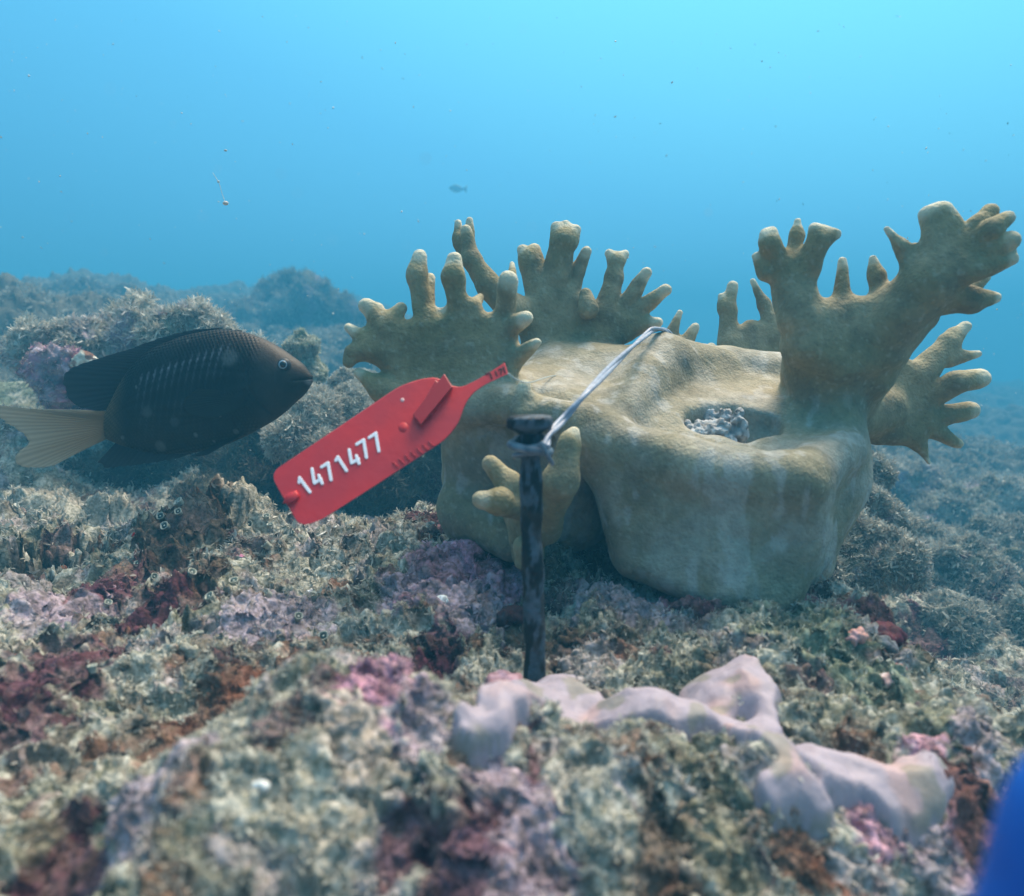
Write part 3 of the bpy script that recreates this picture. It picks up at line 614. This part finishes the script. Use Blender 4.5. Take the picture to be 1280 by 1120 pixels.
twt = sstep(166, 134, U)[..., None]; fc = fc*(1-twt)+tailc*twt
barph = (U+.18*(Vv-470))/8.6; bar = np.exp(-(((barph % 1)-.5)/.16)**2)*(.6+.4*scale)
topl = 473-(U-178)*.34; fade = sstep(-6, 4, Vv-topl)*np.exp(-np.clip(Vv-topl-6, 0, 99)/26)*sstep(172, 186, U)*sstep(305, 285, U)
bright = np.exp(-((Vv-topl-4)/4.5)**2)
bc = np.array((.13, .145, .175)); wB = np.clip(bar*fade*(.75+.9*bright), 0, 1)[..., None]; fc = fc*(1-wB)+bc*wB
fc = fc*(1-.6*(1-scale[..., None])*sstep(335, 320, U)[..., None])
nz = fbm(Pf, 60, 3, 5).reshape(U.shape)[..., None]; fc = fc*(1+.5*nz)
for (u, v, r, a) in [(297, 450, 12, .5), (193, 516, 8, .35), (228, 528, 7, .3), (205, 558, 8, .6), (252, 544, 3, .9), (157, 547, 3, .7), (300, 540, 4, .5), (178, 485, 2, 1), (285, 520, 2, .8), (240, 427, 2, .9), (272, 552, 2, .7)]:
    w = (sstep(1.1, .5, np.hypot(U-u, Vv-v)/r)*a)[..., None]; fc = fc*(1-w)+np.array((.14, .15, .15))*w
gc = (gl*.8)[..., None]; fc = fc*(1-gc)+.02*gc; gc = (mo*.85)[..., None]; fc = fc*(1-gc)+.015*gc
lipw = (np.exp(-((U-388)/3.5)**2-((Vv-478)/3)**2))[..., None]; fc = fc*(1-lipw)+np.array((.30, .30, .33))*lipw
M_fish = mat('damselfish_skin', attr=True, rough=.5, bump=.00015, bscale=900, spec=.18, var=.35, vscale=160)
fish = empty('damselfish', fp(260, 490)); bpy.context.view_layer.update()
tag(fish, 'dark brown damselfish with a yellowish tail swimming beside the red tag', 'fish')
capn = Ff.tolist()+[list(range(NT-1, -1, -1)), [(NX-1)*NT+k for k in range(NT)]]
mesh_obj('body', Pf, capn, M_fish, fish, col=fc.reshape(-1, 3))
M_fin = mat('fish_fin', attr=True, rough=.6, spec=.2, trans=.35); M_fint = mat('fish_tail', attr=True, rough=.6, spec=.2, trans=.5, alpha=.5)
def fin(name, root, edge, c0, c1, rays=26, t=1.2, z=0.0, m=None, lean=0.0):
    """a ribbed fin: rays run from the root line to the outer edge"""
    ro, ed = smooth2(root, rays*6), smooth2(edge, rays*6); nr = 24; V = []; rj = np.random.default_rng(len(name)); jt = np.repeat(rj.normal(size=len(ed)//3+1), 3)[:len(ed)]; dv = ed-ro; ed = ed+dv/(np.linalg.norm(dv, axis=1)[:, None]+1e-6)*jt[:, None]*.9; colr = []
    for i in range(len(ro)):
        for s in (1, -1):
            for j in range(nr):
                f = j/(nr-1); q = ro[i]*(1-f)+ed[i]*f; rb = .5+.5*math.cos(2*math.pi*i/6)
                V.append(fp(q[0], q[1], px((t*(1-.8*f)*(.45+.55*rb))*s+z+lean*f, DF_)))
                cl = np.array(c0)*(1-f)+np.array(c1)*f; colr.append(cl*(.85+.25*rb))
    n = len(ro); F = []
    for i in range(n-1):
        for s in (0, 1):
            for j in range(nr-1):
                a = (i*2+s)*nr+j; b = ((i+1)*2+s)*nr+j; F.append((a, b, b+1, a+1) if s else (a, a+1, b+1, b))
        a = (i*2)*nr+nr-1; b = ((i+1)*2)*nr+nr-1; F.append((a, a+nr, b+nr, b))
    return mesh_obj(name, np.array(V), F, m or M_fin, fish, col=np.array(colr))
def smooth2(P, n):
    P = np.array(P, float); q = smooth_path([np.r_[p, 0] for p in P], 12)[:, :2]; s = np.r_[0, np.cumsum(np.linalg.norm(np.diff(q, axis=0), axis=1))]
    x = np.linspace(0, s[-1], n); return np.c_[np.interp(x, s, q[:, 0]), np.interp(x, s, q[:, 1])]
dk = (.016, .017, .019); dg = (.05, .056, .064)
fin('dorsal_fin', [(300, 418), (250, 424), (215, 436), (180, 456), (158, 482), (137, 512)], [(303, 412), (250, 411), (205, 421), (160, 437), (120, 449), (85, 463), (80, 482), (92, 505), (122, 514)], dk, dg, 34)
fin('anal_fin', [(262, 558), (225, 560), (187, 557), (150, 548)], [(255, 563), (222, 572), (180, 580), (140, 584), (121, 579)], dk, (.05, .055, .06), 20)
fin('pelvic_fin', [(312, 540), (285, 551)], [(262, 569), (240, 571)], dk, (.04, .045, .05), 8, z=8)
fin('tail_fin', [(134, 514), (138, 531), (136, 547)], [(97, 512), (40, 511), (-14, 507), (8, 528), (36, 549), (18, 572), (30, 583), (62, 583), (92, 569)], (.24, .16, .075), (.36, .36, .30), 30, m=M_fint)
fin('pectoral_fin', [(316, 492), (315, 510)], [(262, 488), (243, 504), (250, 520), (280, 524)], (.017, .014, .012), (.022, .018, .015), 18, t=.5, z=28, lean=2.5)
def sph(c, r, n=20, fl=(1, 1, 1)):
    V = []; F = []
    for i in range(n+1):
        a = math.pi*i/n
        for k in range(n*2): b = math.pi*k/n; V.append(np.array(c)+r*(RT*math.sin(a)*math.cos(b)*fl[0]-FW*math.cos(a)*fl[1]+UP*math.sin(a)*math.sin(b)*fl[2]))
    for i in range(n):
        for k in range(n*2): F.append((i*n*2+k, i*n*2+(k+1) % (n*2), (i+1)*n*2+(k+1) % (n*2), (i+1)*n*2+k))
    return V, F
M_eye = mat('eye_dark', (.008, .010, .014), .12, spec=.6); M_iris = mat('iris_ring', (.22, .30, .36), .3); M_sock = mat('eye_surround', (.03, .03, .033), .5)
ey = fish
o = mesh_obj('eye', *sph(fp(360, 458, px(16, DF_)), px(8.6, DF_), fl=(1, .75, 1)), M_sock, fish)
mesh_obj('iris', *sph(fp(360, 458, px(19.2, DF_)), px(6.2, DF_), fl=(1, .6, 1)), M_iris, o)
mesh_obj('pupil', *sph(fp(360.5, 458, px(21.6, DF_)), px(3.9, DF_), fl=(1, .6, 1)), M_eye, o)

# ------------------------------------------------------------ rocks and other growth
def rock(name, prims, k, h, amp, feat, label, cat='rock', cols=('base', 'olive', 'dark'), nturf=4000, tsize=.006, seed=0, group=None, bright=1.0, smooth=False, tcols=('base', 'pale'), wid=.12, up=.5, m=None, oct=4):
    V, F = blob(prims, h, k); N = vnormals(V, F); a = amp; f = feat
    dsp = 0
    for i in range(oct):
        nn = noise(V, f, seed*13.1+i*7); dsp = dsp+a*(nn if smooth or i % 2 == 0 else (.3-np.abs(nn)*1.4)); a *= .55; f *= 2.3
    sh = np.stack([noise(V, feat*1.5, seed+s) for s in (71, 72, 73)], 1)*amp*.8
    V = V+N*dsp[:, None]+sh; N = vnormals(V, F)
    n1 = fbm(V, feat*.8, 3, seed+3); n2_ = fbm(V, feat*3, 3, seed+5)
    c = PAL[cols[0]]*np.ones((len(V), 1))
    w = sstep(-.1, .3, n1)[:, None]; c = c*(1-w)+PAL[cols[1]]*w; w = sstep(.15, .45, n2_)[:, None]*.8; c = c*(1-w)+PAL[cols[2]]*w
    if len(cols) > 3: w = sstep(.25, .35, fbm(V, feat*1.1, 2, seed+9))[:, None]*.9; c = c*(1-w)+PAL[cols[3]]*w
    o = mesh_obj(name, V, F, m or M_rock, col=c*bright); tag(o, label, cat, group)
    if nturf:
        r = np.random.default_rng(seed+5); fa = np.linalg.norm(np.cross(V[F[:, 2]]-V[F[:, 0]], V[F[:, 3]]-V[F[:, 1]]), axis=1); i = F[r.choice(len(F), nturf, p=fa/fa.sum()), 0]
        kk = (r.random(nturf) < .25+.75*sstep(-.3, .2, fbm(V[i], feat*2, 2, 55))) & ((N[i]@FW) < .5); i = i[kk]
        mixw = r.random((len(i), 1)); tc_ = (PAL[tcols[0]]*mixw+PAL[tcols[1]]*(1-mixw))*.7+c[i]*.3
        nn_ = N[i]*.8+np.array([0, 0, .25])
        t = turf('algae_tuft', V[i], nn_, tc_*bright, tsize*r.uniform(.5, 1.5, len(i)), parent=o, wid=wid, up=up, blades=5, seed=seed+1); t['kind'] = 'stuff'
    return o
s3 = lambda u, v, r, d: cone(at(u, v, d), px(r, d), at(u+1, v, d), px(r, d))
rock('reef_rock', [s3(130, 440, 40, .62), s3(180, 420, 34, .63), s3(230, 420, 36, .62), s3(270, 435, 32, .62), s3(200, 460, 55, .64), s3(120, 470, 45, .63), s3(50, 445, 28, .60), s3(300, 460, 20, .63), s3(210, 505, 60, .68), s3(300, 505, 45, .68), s3(150, 525, 55, .70)],
     .02, .0028, .017, 26, 'shaggy algae covered reef rock rising behind the back of the dark fish', nturf=48000, tsize=0.00382, seed=1, cols=('base', 'olive', 'brown', 'lilac'), bright=1.1, tcols=('base', 'pale'), wid=.09, up=.7)
rock('encrusted_rock', [s3(60, 460, 26, .57), s3(85, 480, 22, .57), s3(70, 500, 18, .58), s3(100, 455, 18, .57), s3(95, 520, 18, .60)], .015, .0018, .008, 45, 'pink and maroon crusted knob of rock at the left behind the tail',
     cols=('lilac', 'wine', 'brown', 'pink'), nturf=3600, tsize=0.00180, seed=2, tcols=('pink', 'sand'))
rock('sea_squirt', [s3(108, 447, 8, .56), s3(96, 456, 8, .56), s3(118, 452, 5, .56)], .006, .0008, .002, 90, 'pale orange lump on the crusted rock above the tail', 'sea squirt', cols=('sand', 'rust', 'sand', 'rust'), nturf=0, seed=3, bright=1.4)
rock('boulder', [s3(20, 530, 45, .78), s3(70, 545, 40, .80), s3(-40, 540, 60, .8), s3(40, 600, 70, .80)], .05, .004, .006, 18, 'smooth green grey boulder under the tail of the fish', cols=('green', 'olive', 'base'), nturf=15000, tsize=0.00180, seed=4, bright=.9, tcols=('green', 'base'))
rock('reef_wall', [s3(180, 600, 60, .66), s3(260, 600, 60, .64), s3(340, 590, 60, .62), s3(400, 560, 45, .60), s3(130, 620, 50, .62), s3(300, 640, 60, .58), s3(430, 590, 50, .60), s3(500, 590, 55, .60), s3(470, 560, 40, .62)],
     .03, .003, .016, 24, 'reef rock coloured dark for shade with wispy algae below the belly of the fish', cols=('olive', 'brown', 'dark', 'maroon'), nturf=48000, tsize=0.00403, seed=5, bright=.42, tcols=('olive', 'base'), wid=.06, up=.35)  # low bright puts the wall's shade into its colour
rock('reef_rock', [s3(385, 520, 26, .56), s3(365, 545, 22, .55), s3(400, 545, 20, .55), s3(410, 515, 16, .58)], .015, .0018, .009, 42, 'tangled beige algae clump between the fish mouth and the red tag', cols=('sand', 'base', 'brown', 'maroon'), nturf=15000, tsize=0.00360, seed=6, tcols=('sand', 'pale'), wid=.07, up=.4, bright=1.05)
rock('brain_coral', [s3(432, 520, 28, .58), s3(440, 500, 22, .59), s3(425, 480, 14, .62), s3(455, 485, 22, .62), s3(432, 470, 9, .60)], .012, .0014, .0022, 130, 'rounded grey turfy mound directly above the upper edge of the red tag', 'mound', cols=('base', 'olive', 'dark'), nturf=21000, tsize=0.00158, seed=7, up=.9, bright=1.05)
rock('sponge', [cone(at(380, 470, .66), px(15, .66), at(378, 435, .66), px(16, .66)), s3(374, 430, 10, .655), s3(388, 431, 9, .655), s3(385, 470, 20, .67)], .008, .0014, .005, 90, 'yellow green knobbly sponge column just above the fish mouth', 'sponge', cols=('green', 'base', 'olive'), nturf=7800, tsize=0.00180, seed=8, tcols=('sand', 'green'), bright=1.35)
bpy.data.objects['brain_coral'].name = 'turf_mound'
rock('distant_rock', [s3(345, 400, 37, 2.4), s3(400, 390, 35, 2.4), s3(385, 375, 17, 2.35), s3(342, 365, 8, 2.4), s3(343, 358, 6, 2.4), s3(320, 420, 37, 2.4), s3(425, 415, 28, 2.4), s3(380, 450, 64, 2.45), s3(300, 450, 46, 2.45), s3(440, 470, 55, 2.5), s3(370, 520, 83, 2.5)],
     .08, .009, .045, 7.5, 'tall hazy blue coral head standing far behind the fish head', cols=('base', 'olive', 'brown', 'lilac'), nturf=36000, tsize=0.0113, seed=9, bright=.6, tcols=('base', 'pale'), wid=.08)
rock('distant_rock', [s3(0, 395, 38, 1.7), s3(-60, 400, 60, 1.7), s3(20, 420, 30, 1.7)], .05, .008, .025, 9, 'hazy green coral mound cut by the left edge of the frame', cols=('green', 'base', 'olive'), nturf=4000, tsize=0.00893, seed=10)
rock('distant_rock', [s3(110, 385, 26, 2.3), s3(80, 395, 28, 2.3), s3(140, 400, 24, 2.3), s3(50, 410, 34, 2.2)], .06, .010, .035, 8, 'faint blue rock above the shaggy reef rock, barely showing through haze', cols=('base', 'olive', 'brown'), nturf=9000, tsize=0.01339, seed=11, bright=.6)
rock('reef_rock', [s3(1075, 640, 30, .50), s3(1090, 600, 20, .52), s3(1100, 665, 30, .5), s3(1060, 690, 36, .46), s3(1120, 700, 30, .45), s3(1000, 690, 50, .46)], .02, .002, .009, 36, 'dark craggy rock right behind the lower right side of the coral block', cols=('base', 'olive', 'brown', 'lilac'), nturf=24000, tsize=0.00245, seed=12, bright=.9)
rock('reef_rock', [s3(1180, 720, 40, .62), s3(1240, 760, 46, .60), s3(1200, 800, 46, .55), s3(1140, 690, 36, .66), s3(1270, 700, 50, .72), s3(1290, 820, 50, .55)], .03, .003, .012, 26, 'low turf covered rock sloping down at the right edge beyond the ledge', cols=('base', 'olive', 'dark', 'maroon'), nturf=36000, tsize=0.00310, seed=13, bright=.85)
rock('reef_rock', [s3(1130, 630, 50, 1.1), s3(1200, 660, 50, 1.0), s3(1270, 650, 50, 1.0), s3(1080, 600, 40, 1.1)], .04, .005, .016, 16, 'blue tinted turf mound between the coral frond and the smooth cobbles', cols=('base', 'olive', 'dark', 'lilac'), nturf=27000, tsize=0.00446, seed=14, bright=.9)
COB = [(1178, 582, 27, 1.55, 'large rounded grey cobble under the pointed tips of the lower right frond', 'base'), (1236, 588, 17, 1.50, 'round dull green cobble right of the largest cobble', 'green'), (1222, 603, 17, 1.42, 'pale flat sided cobble in the middle of the cobble heap', 'pale'),
       (1245, 612, 20, 1.38, 'pale smooth cobble nearest the right edge of the heap', 'pale'), (1152, 628, 13, 1.25, 'dark round lump standing in for a hole at the left foot of the heap', 'dark'), (1208, 622, 14, 1.36, 'small brown cobble below the pale ones', 'brown'), (1268, 590, 17, 1.6, 'faint cobble highest at the right edge of the frame', 'base')]  # the dark one is an added lump, painted as the shade of a hole
for i, (u, v, r, d, lab, c) in enumerate(COB):
    rock('cobble', [cone(at(u-r*.4, v+3, d), px(r*.72, d), at(u+r*.4, v+3, d+.02), px(r*.66, d))], .01, .0032*r/20+.001, .007, 12, lab, 'cobble', cols=(c, c, 'olive'), nturf=0, seed=20+i, group='cobbles on the far right seabed', smooth=True, oct=2)
# lilac encrusting sponge in the foreground
SPL = [(588, 903, 17), (622, 898, 21), (655, 885, 26), (690, 872, 28), (715, 900, 30), (770, 903, 25), (830, 902, 28), (880, 880, 27), (915, 862, 27), (950, 890, 24), (900, 910, 28), (935, 940, 30), (975, 965, 30), (1025, 965, 34), (1075, 980, 32), (1120, 985, 27), (1165, 990, 24), (1005, 1000, 22), (965, 1000, 17)]
def gnode(u, v, r): q, d_ = ground_hit(u, v); return q[0], q[1], px(r*1.12, d_)
nodes = [gnode(*q) for q in SPL]
gx_, gy_ = np.meshgrid(np.arange(-.035, .14, .00055), np.arange(.085, .20, .00055), indexing='ij'); SX, SY = gx_.ravel(), gy_.ravel()
hl, _ = h_lo(SX, SY); P_ = np.c_[SX, SY, hl]; wx, wy = SX+noise(P_, 90, 91)*.0035+noise(P_, 260, 93)*.001, SY+noise(P_, 90, 95)*.0035+noise(P_, 260, 97)*.001
best_ = np.full(len(SX), 9.)
for a, b in [(0, 1), (1, 2), (2, 3), (3, 4), (1, 4), (4, 5), (5, 6), (6, 7), (7, 8), (8, 9), (6, 10), (10, 11), (9, 11), (11, 12), (12, 13), (13, 14), (14, 15), (15, 16), (12, 17), (17, 18), (13, 17), (7, 10)]:
    A, B = nodes[a], nodes[b]; ex, ey = B[0]-A[0], B[1]-A[1]; t = np.clip(((wx-A[0])*ex+(wy-A[1])*ey)/(ex*ex+ey*ey), 0, 1)
    dd = np.hypot(wx-A[0]-ex*t, (wy-A[1]-ey*t)*.8)/(A[2]+(B[2]-A[2])*t); hh_ = np.maximum(.35-np.abs(best_-dd), 0)/.35; best_ = np.minimum(best_, dd)-hh_*hh_*.35*.25
prof_ = np.sqrt(np.clip(1.25-best_, 0, 2)/1.25)*sstep(1.28, .8, best_); edge_ = 1-sstep(.85, 1.27, best_)
zz = hl+Z0+fbm(P_, 36, 2, 1)*.0055+prof_*.0036+.0022+noise(P_, 60, 99)*.0014+noise(P_, 160, 101)*.0010+noise(P_, 420, 103)*.0003
for (u, v, r) in [(745, 925, 14), (890, 990, 15), (1010, 985, 12), (1040, 1010, 10), (930, 905, 12)]:
    q = gnode(u, v, r); zz -= .006*np.exp(-((SX-q[0])**2+(SY-q[1])**2)/(q[2]**2))
zz = zz-(1-edge_)*.0065; zz = np.where(best_ > 1.27, zz-.002, zz)
SV = np.c_[SX, SY, zz]; na_, nb_ = gx_.shape; i_, j_ = np.meshgrid(np.arange(na_-1), np.arange(nb_-1), indexing='ij'); q0 = (i_*nb_+j_).ravel(); SF = np.c_[q0, q0+nb_, q0+nb_+1, q0+1]
SF = SF[(best_[SF] < 1.27).any(1)]; u_, inv_ = np.unique(SF, return_inverse=True); SF = inv_.reshape(-1, 4); SV = SV[u_]
sc = np.array((.37, .315, .375))*np.ones((len(SV), 1)); w = sstep(-.1, .4, fbm(SV, 60, 3, 7)+sstep(.05, .12, SV[:, 0])*.6-.28)[:, None]*.7; sc = sc*(1-w)+np.array((.48, .32, .31))*w
w = sstep(.25, .45, fbm(SV, 110, 2, 8))[:, None]*.6; sc = sc*(1-w)+np.array((.22, .21, .15))*w
M_sp = mat('lilac_sponge', attr=True, rough=.6, bump=.0002, bscale=900, spec=.3, sss=.2, var=.15, vscale=260)
o = mesh_obj('encrusting_sponge', SV, SF, M_sp, col=sc); tag(o, 'smooth pale lilac sponge spreading in lobes over the rock nearest the camera', 'sponge')
def knob(name, u, v, r, c1, c2, label, cat, seed, lob=7, amp=.001, flat=.6, m=None):
    q, n, d_ = on_ground(u, v+r*.6); R_ = px(r, d_); rg = np.random.default_rng(seed); ps = []
    for i in range(lob):
        o_ = rg.normal(size=3); o_ /= np.linalg.norm(o_); o_[2] = abs(o_[2])*flat; c0 = q+n*R_*.35+o_*R_*.55; ps.append(cone(c0, R_*.48, c0+o_*R_*.05, R_*.44))
    V, F = blob(ps, max(R_/22, .0003), R_*.25); N = vnormals(V, F); V += N*(noise(V, 2.2/R_, seed)*amp*R_/.004)[:, None]
    w = sstep(-.15, .3, fbm(V, 1.1/R_, 3, seed))[:, None]; c = np.array(c1)*(1-w)+np.array(c2)*w
    o = mesh_obj(name, V, F, m or M_sp, col=c); tag(o, label, cat); return o
knob('coralline_knob', 628, 862, 30, (.62, .36, .42), (.40, .20, .22), 'bumpy pink coralline knob left of the foot of the nail', 'coralline alga', 31, 12)
knob('sea_squirt', 1084, 796, 17, (.68, .34, .28), (.55, .30, .30), 'smooth salmon pink sea squirt under the maroon patch on the right', 'sea squirt', 32, 4)
knob('sea_squirt', 1142, 824, 11, (.55, .22, .22), (.45, .18, .2), 'small rosy sea squirt right of the pale shell fragment', 'sea squirt', 33, 3)
knob('shell_fragment', 1108, 832, 17, (.75, .62, .62), (.60, .38, .36), 'pale pink shell fragment lying below the salmon sea squirt', 'shell', 34, 4, flat=.2)
knob('red_sponge', 1095, 776, 26, (.15, .02, .03), (.09, .018, .026), 'deep red sponge patch on the right crest of the ledge', 'sponge', 35, 9, flat=.25)
knob('white_tunicate', 557, 760, 12, (.85, .87, .88), (.7, .72, .72), 'bright white blob on the pink crust left of the nail', 'tunicate', 36, 4)
knob('white_tunicate', 385, 722, 6, (.85, .85, .9), (.7, .7, .75), 'tiny white blob on beige turf below the red tag', 'tunicate', 37, 3)
knob('white_tunicate', 320, 996, 12, (.78, .8, .8), (.66, .68, .68), 'blurred white lump on the turf near the bottom edge', 'tunicate', 38, 4)
knob('dark_snail', 638, 766, 20, (.06, .018, .022), (.03, .015, .02), 'dark maroon rounded snail just left of the nail shaft', 'snail', 39, 5)
knob('red_tunicate', 177, 668, 6, (.65, .03, .02), (.5, .02, .02), 'tiny scarlet blob beside the brown polyp mound', 'tunicate', 40, 3)
knob('orange_sponge', 79, 698, 8, (.28, .09, .03), (.22, .07, .03), 'small rust orange sponge inside the dark hollow at the left', 'sponge', 41, 3)
knob('pink_sponge', 302, 693, 9, (.55, .20, .34), (.45, .16, .28), 'small magenta lump right of the brown polyp mound', 'sponge', 42, 4)
# cup polyps
M_cup = mat('polyp_rim', (.30, .32, .26), .7, col2=(.40, .40, .36), vscale=500, bump=.0003, bscale=1500); M_disc = mat('polyp_disc', (.012, .03, .035), .4, col2=(.03, .06, .06), vscale=900); M_mo = mat('polyp_mouth', (.45, .5, .45), .6)
POL = [(320, 658), (333, 657), (349, 652), (331, 672), (344, 691), (212, 673), (227, 680), (213, 687), (161, 705), (231, 708), (205, 717), (203, 730), (228, 734), (230, 664), (247, 716), (139, 762), (242, 748), (262, 760), (370, 780), (395, 745), (410, 792), (450, 770), (300, 735), (330, 745), (120, 800), (170, 830), (240, 800), (130, 850), (180, 880), (480, 800)]
def polyp(u, v, r):
    q, n, d_ = on_ground(u, v); n = n*.5+np.array([0, -.45, .45]); n /= np.linalg.norm(n); R_ = px(r, d_); a = np.cross(n, [1, 0, 0]); a /= np.linalg.norm(a); b = np.cross(n, a); q = q+n*R_*.9+np.array([0, -.3, .3])*R_
    def lat(prof, N_=20):
        V = []; F = []
        for j, (s, rad) in enumerate(prof):
            for k in range(N_): t = 2*math.pi*k/N_; w = 1+.06*math.sin(k*5); V.append(q+n*s*R_+(a*math.cos(t)+b*math.sin(t))*rad*R_*w)
        for j in range(len(prof)-1):
            for k in range(N_): F.append((j*N_+k, j*N_+(k+1) % N_, (j+1)*N_+(k+1) % N_, (j+1)*N_+k))
        F.append(tuple((len(prof)-1)*N_+k for k in range(N_))); return V, F
    o = mesh_obj('cup_polyp', *lat([(-1.2, .7), (0, .85), (.25, 1.0), (.4, .95), (.38, .8), (.1, .66), (-.1, .5)]), M_cup)
    tag(o, 'small grey cup polyp with dark centre on the left part of the ledge', 'polyp', 'cup polyps on the ledge')
    mesh_obj('oral_disc', *lat([(-.2, .6), (.12, .62), (.16, .3), (.15, .1)]), M_disc, o); mesh_obj('mouth', *lat([(.1, .2), (.24, .16), (.26, .05)], 10), M_mo, o)
for i, (u, v) in enumerate(POL): polyp(u, v, random.uniform(4.5, 6.5))
wt = []
for (u, v) in [(395, 665), (407, 667), (413, 659), (420, 660), (431, 654)]: q, n, d_ = on_ground(u, v); wt.append(q+np.array([0, -.2, .6])*px(5, d_))
o = mesh_obj('worm_tube', *tube(smooth_path(wt, 8), px(1.3, .30), 8), mat('chalk_white', (.75, .75, .72), .7)); tag(o, 'thin white squiggling worm tube on the turf just below the red tag', 'worm tube')
# blue object at the lower right corner, almost touching the camera
M_blue = mat('blue_plastic', (.003, .075, .40), .5, spec=.3, col2=(.005, .10, .46), vscale=30, bump=.0002, bscale=300)
BV, BF = blob([cone(at(1408, 1058, .05), px(108, .05), at(1306, 1255, .05), px(110, .05)), cone(at(1408, 1058, .05), px(105, .05), at(1500, 1300, .055), px(110, .055))], .0006, .006)
o = mesh_obj('blue_grip', BV, BF, M_blue); tag(o, 'rounded bright blue plastic edge poking into the lower right corner', 'grip')
# drifting things
M_fleck = mat('fleck', (.62, .62, .56), .8); M_dfleck = mat('dark_fleck', (.03, .03, .03), .8)
def flecks(name, n, m, dr, sr, reg, seed, label):
    r = np.random.default_rng(seed); V = []; F = []
    for i in range(n):
        d = math.exp(r.uniform(math.log(dr[0]), math.log(dr[1]))); u, v = r.uniform(*reg[0]), r.uniform(*reg[1]); c = at(u, v, d); s = px(r.uniform(*sr), d)
        if (ground_z(c[0], c[1])[0][2] > c[2]-.003) if d < 3 else False: continue
        ax_ = r.normal(size=(3, 3)); b = len(V)
        for q in [(1, 0, 0), (-1, 0, 0), (0, 1, 0), (0, -1, 0), (0, 0, 1), (0, 0, -1)]: V.append(c+s*(np.array(q)@ax_)*.6)
        for f in [(0, 2, 4), (2, 1, 4), (1, 3, 4), (3, 0, 4), (2, 0, 5), (1, 2, 5), (3, 1, 5), (0, 3, 5)]: F.append(tuple(b+k for k in f))
    o = mesh_obj(name, np.array(V), F, m, smooth=True); tag(o, label, 'flecks', kind='stuff')
flecks('marine_snow', 800, M_fleck, (.35, 1.2), (.35, 1.2), ((-60, 1340), (20, 640)), 3, 'tiny pale flecks drifting in the blue water')
flecks('dark_debris', 26, M_dfleck, (.3, .9), (.4, 1.1), ((0, 1280), (10, 400)), 4, 'tiny dark specks drifting in the blue water')
flecks('backscatter', 16, M_fleck, (.075, .11), (1.0, 2.0), ((20, 900), (30, 330)), 9, 'soft out of focus pale specks close to the viewer')
d = .45; th_ = empty('drifting_thread', at(282, 254, d)); bpy.context.view_layer.update(); tag(th_, 'pale thread with a bead at its lower end hanging in the water above the fish', 'thread')
mesh_obj('strand', *tube(smooth_path([at(266, 216, d), at(271, 224, d), at(274, 229, d), at(277, 240, d), at(281, 252, d)], 6), px(.35, d), 6), M_fleck, th_)
mesh_obj('knot', *sph(at(273, 227, d), px(1.6, d), 6), M_fleck, th_); V, F = sph(at(282, 254, d), px(3.6, d), 10, (1, .8, .7)); mesh_obj('bead', V, F, mat('bead', (.75, .6, .5), .5), th_)
o = mesh_obj('drifting_speck', *sph(at(282, 188, d), px(2.2, d), 8, (1, .6, .6)), M_fleck); tag(o, 'single pale speck floating above the hanging thread', 'speck')
# a small fish far off
def small_fish():
    d = 3.0; e_ = empty('small_fish', at(570, 236, d)); bpy.context.view_layer.update(); tag(e_, 'tiny pale fish far off in the open blue water above the coral', 'fish')
    prof = [(0, .3), (2, 2.4), (6, 4.6), (10, 5.2), (14, 3.8), (17, 1.4), (18, 1.2)]; V = []; F = []; n = 12
    for j, (x, hh_) in enumerate(prof):
        for k in range(n): t = 2*math.pi*k/n; V.append(at(561+x, 235+hh_*math.cos(t)+x*.08, d)-FW*px(hh_*.35*math.sin(t), d))
    for j in range(len(prof)-1):
        for k in range(n): F.append((j*n+k, j*n+(k+1) % n, (j+1)*n+(k+1) % n, (j+1)*n+k))
    F += [tuple(range(n)), tuple((len(prof)-1)*n+k for k in range(n))]
    m = mat('hazed_fish', (.20, .40, .50), .5, alpha=.45); mesh_obj('body', np.array(V), F, m, e_)  # water haze over the fish is put into its blue tint and alpha
    T = [at(578, 236, d), at(584, 231, d), at(583, 241, d)]; T = T+[p+FW*.002 for p in T]; mesh_obj('tail', np.array(T), [(0, 1, 2), (5, 4, 3), (0, 3, 4, 1), (1, 4, 5, 2), (2, 5, 3, 0)], m, e_)
small_fish()
# ------------------------------------------------------------ haze (the water's own scattering)
def haze():
    x0, x1, y0, y1, z0, z1 = -8.4, 8.4, -8.4, 8.4, GV[:, 2].min()-1.0, max(GV[:, 2].max(), Z0+.45)+.1
    V = [(x, y, z) for x in (x0, x1) for y in (y0, y1) for z in (z0, z1)]
    F = [(0, 1, 3, 2), (4, 6, 7, 5), (0, 4, 5, 1), (2, 3, 7, 6), (0, 2, 6, 4), (1, 5, 7, 3)]
    m = bpy.data.materials.new('water_haze'); m.use_nodes = True; n = m.node_tree.nodes; n.clear()
    o = n.new('ShaderNodeOutputMaterial'); v = n.new('ShaderNodeVolumePrincipled')
    v.inputs['Color'].default_value = (.065, .38, .62, 1); v.inputs['Density'].default_value = .31; v.inputs['Anisotropy'].default_value = 0.1
    m.node_tree.links.new(v.outputs[0], o.inputs['Volume'])
    ob = mesh_obj('haze', V, F, m, smooth=False); tag(ob, 'clear blue sea water filling the whole view', 'water haze', kind='stuff')
haze()
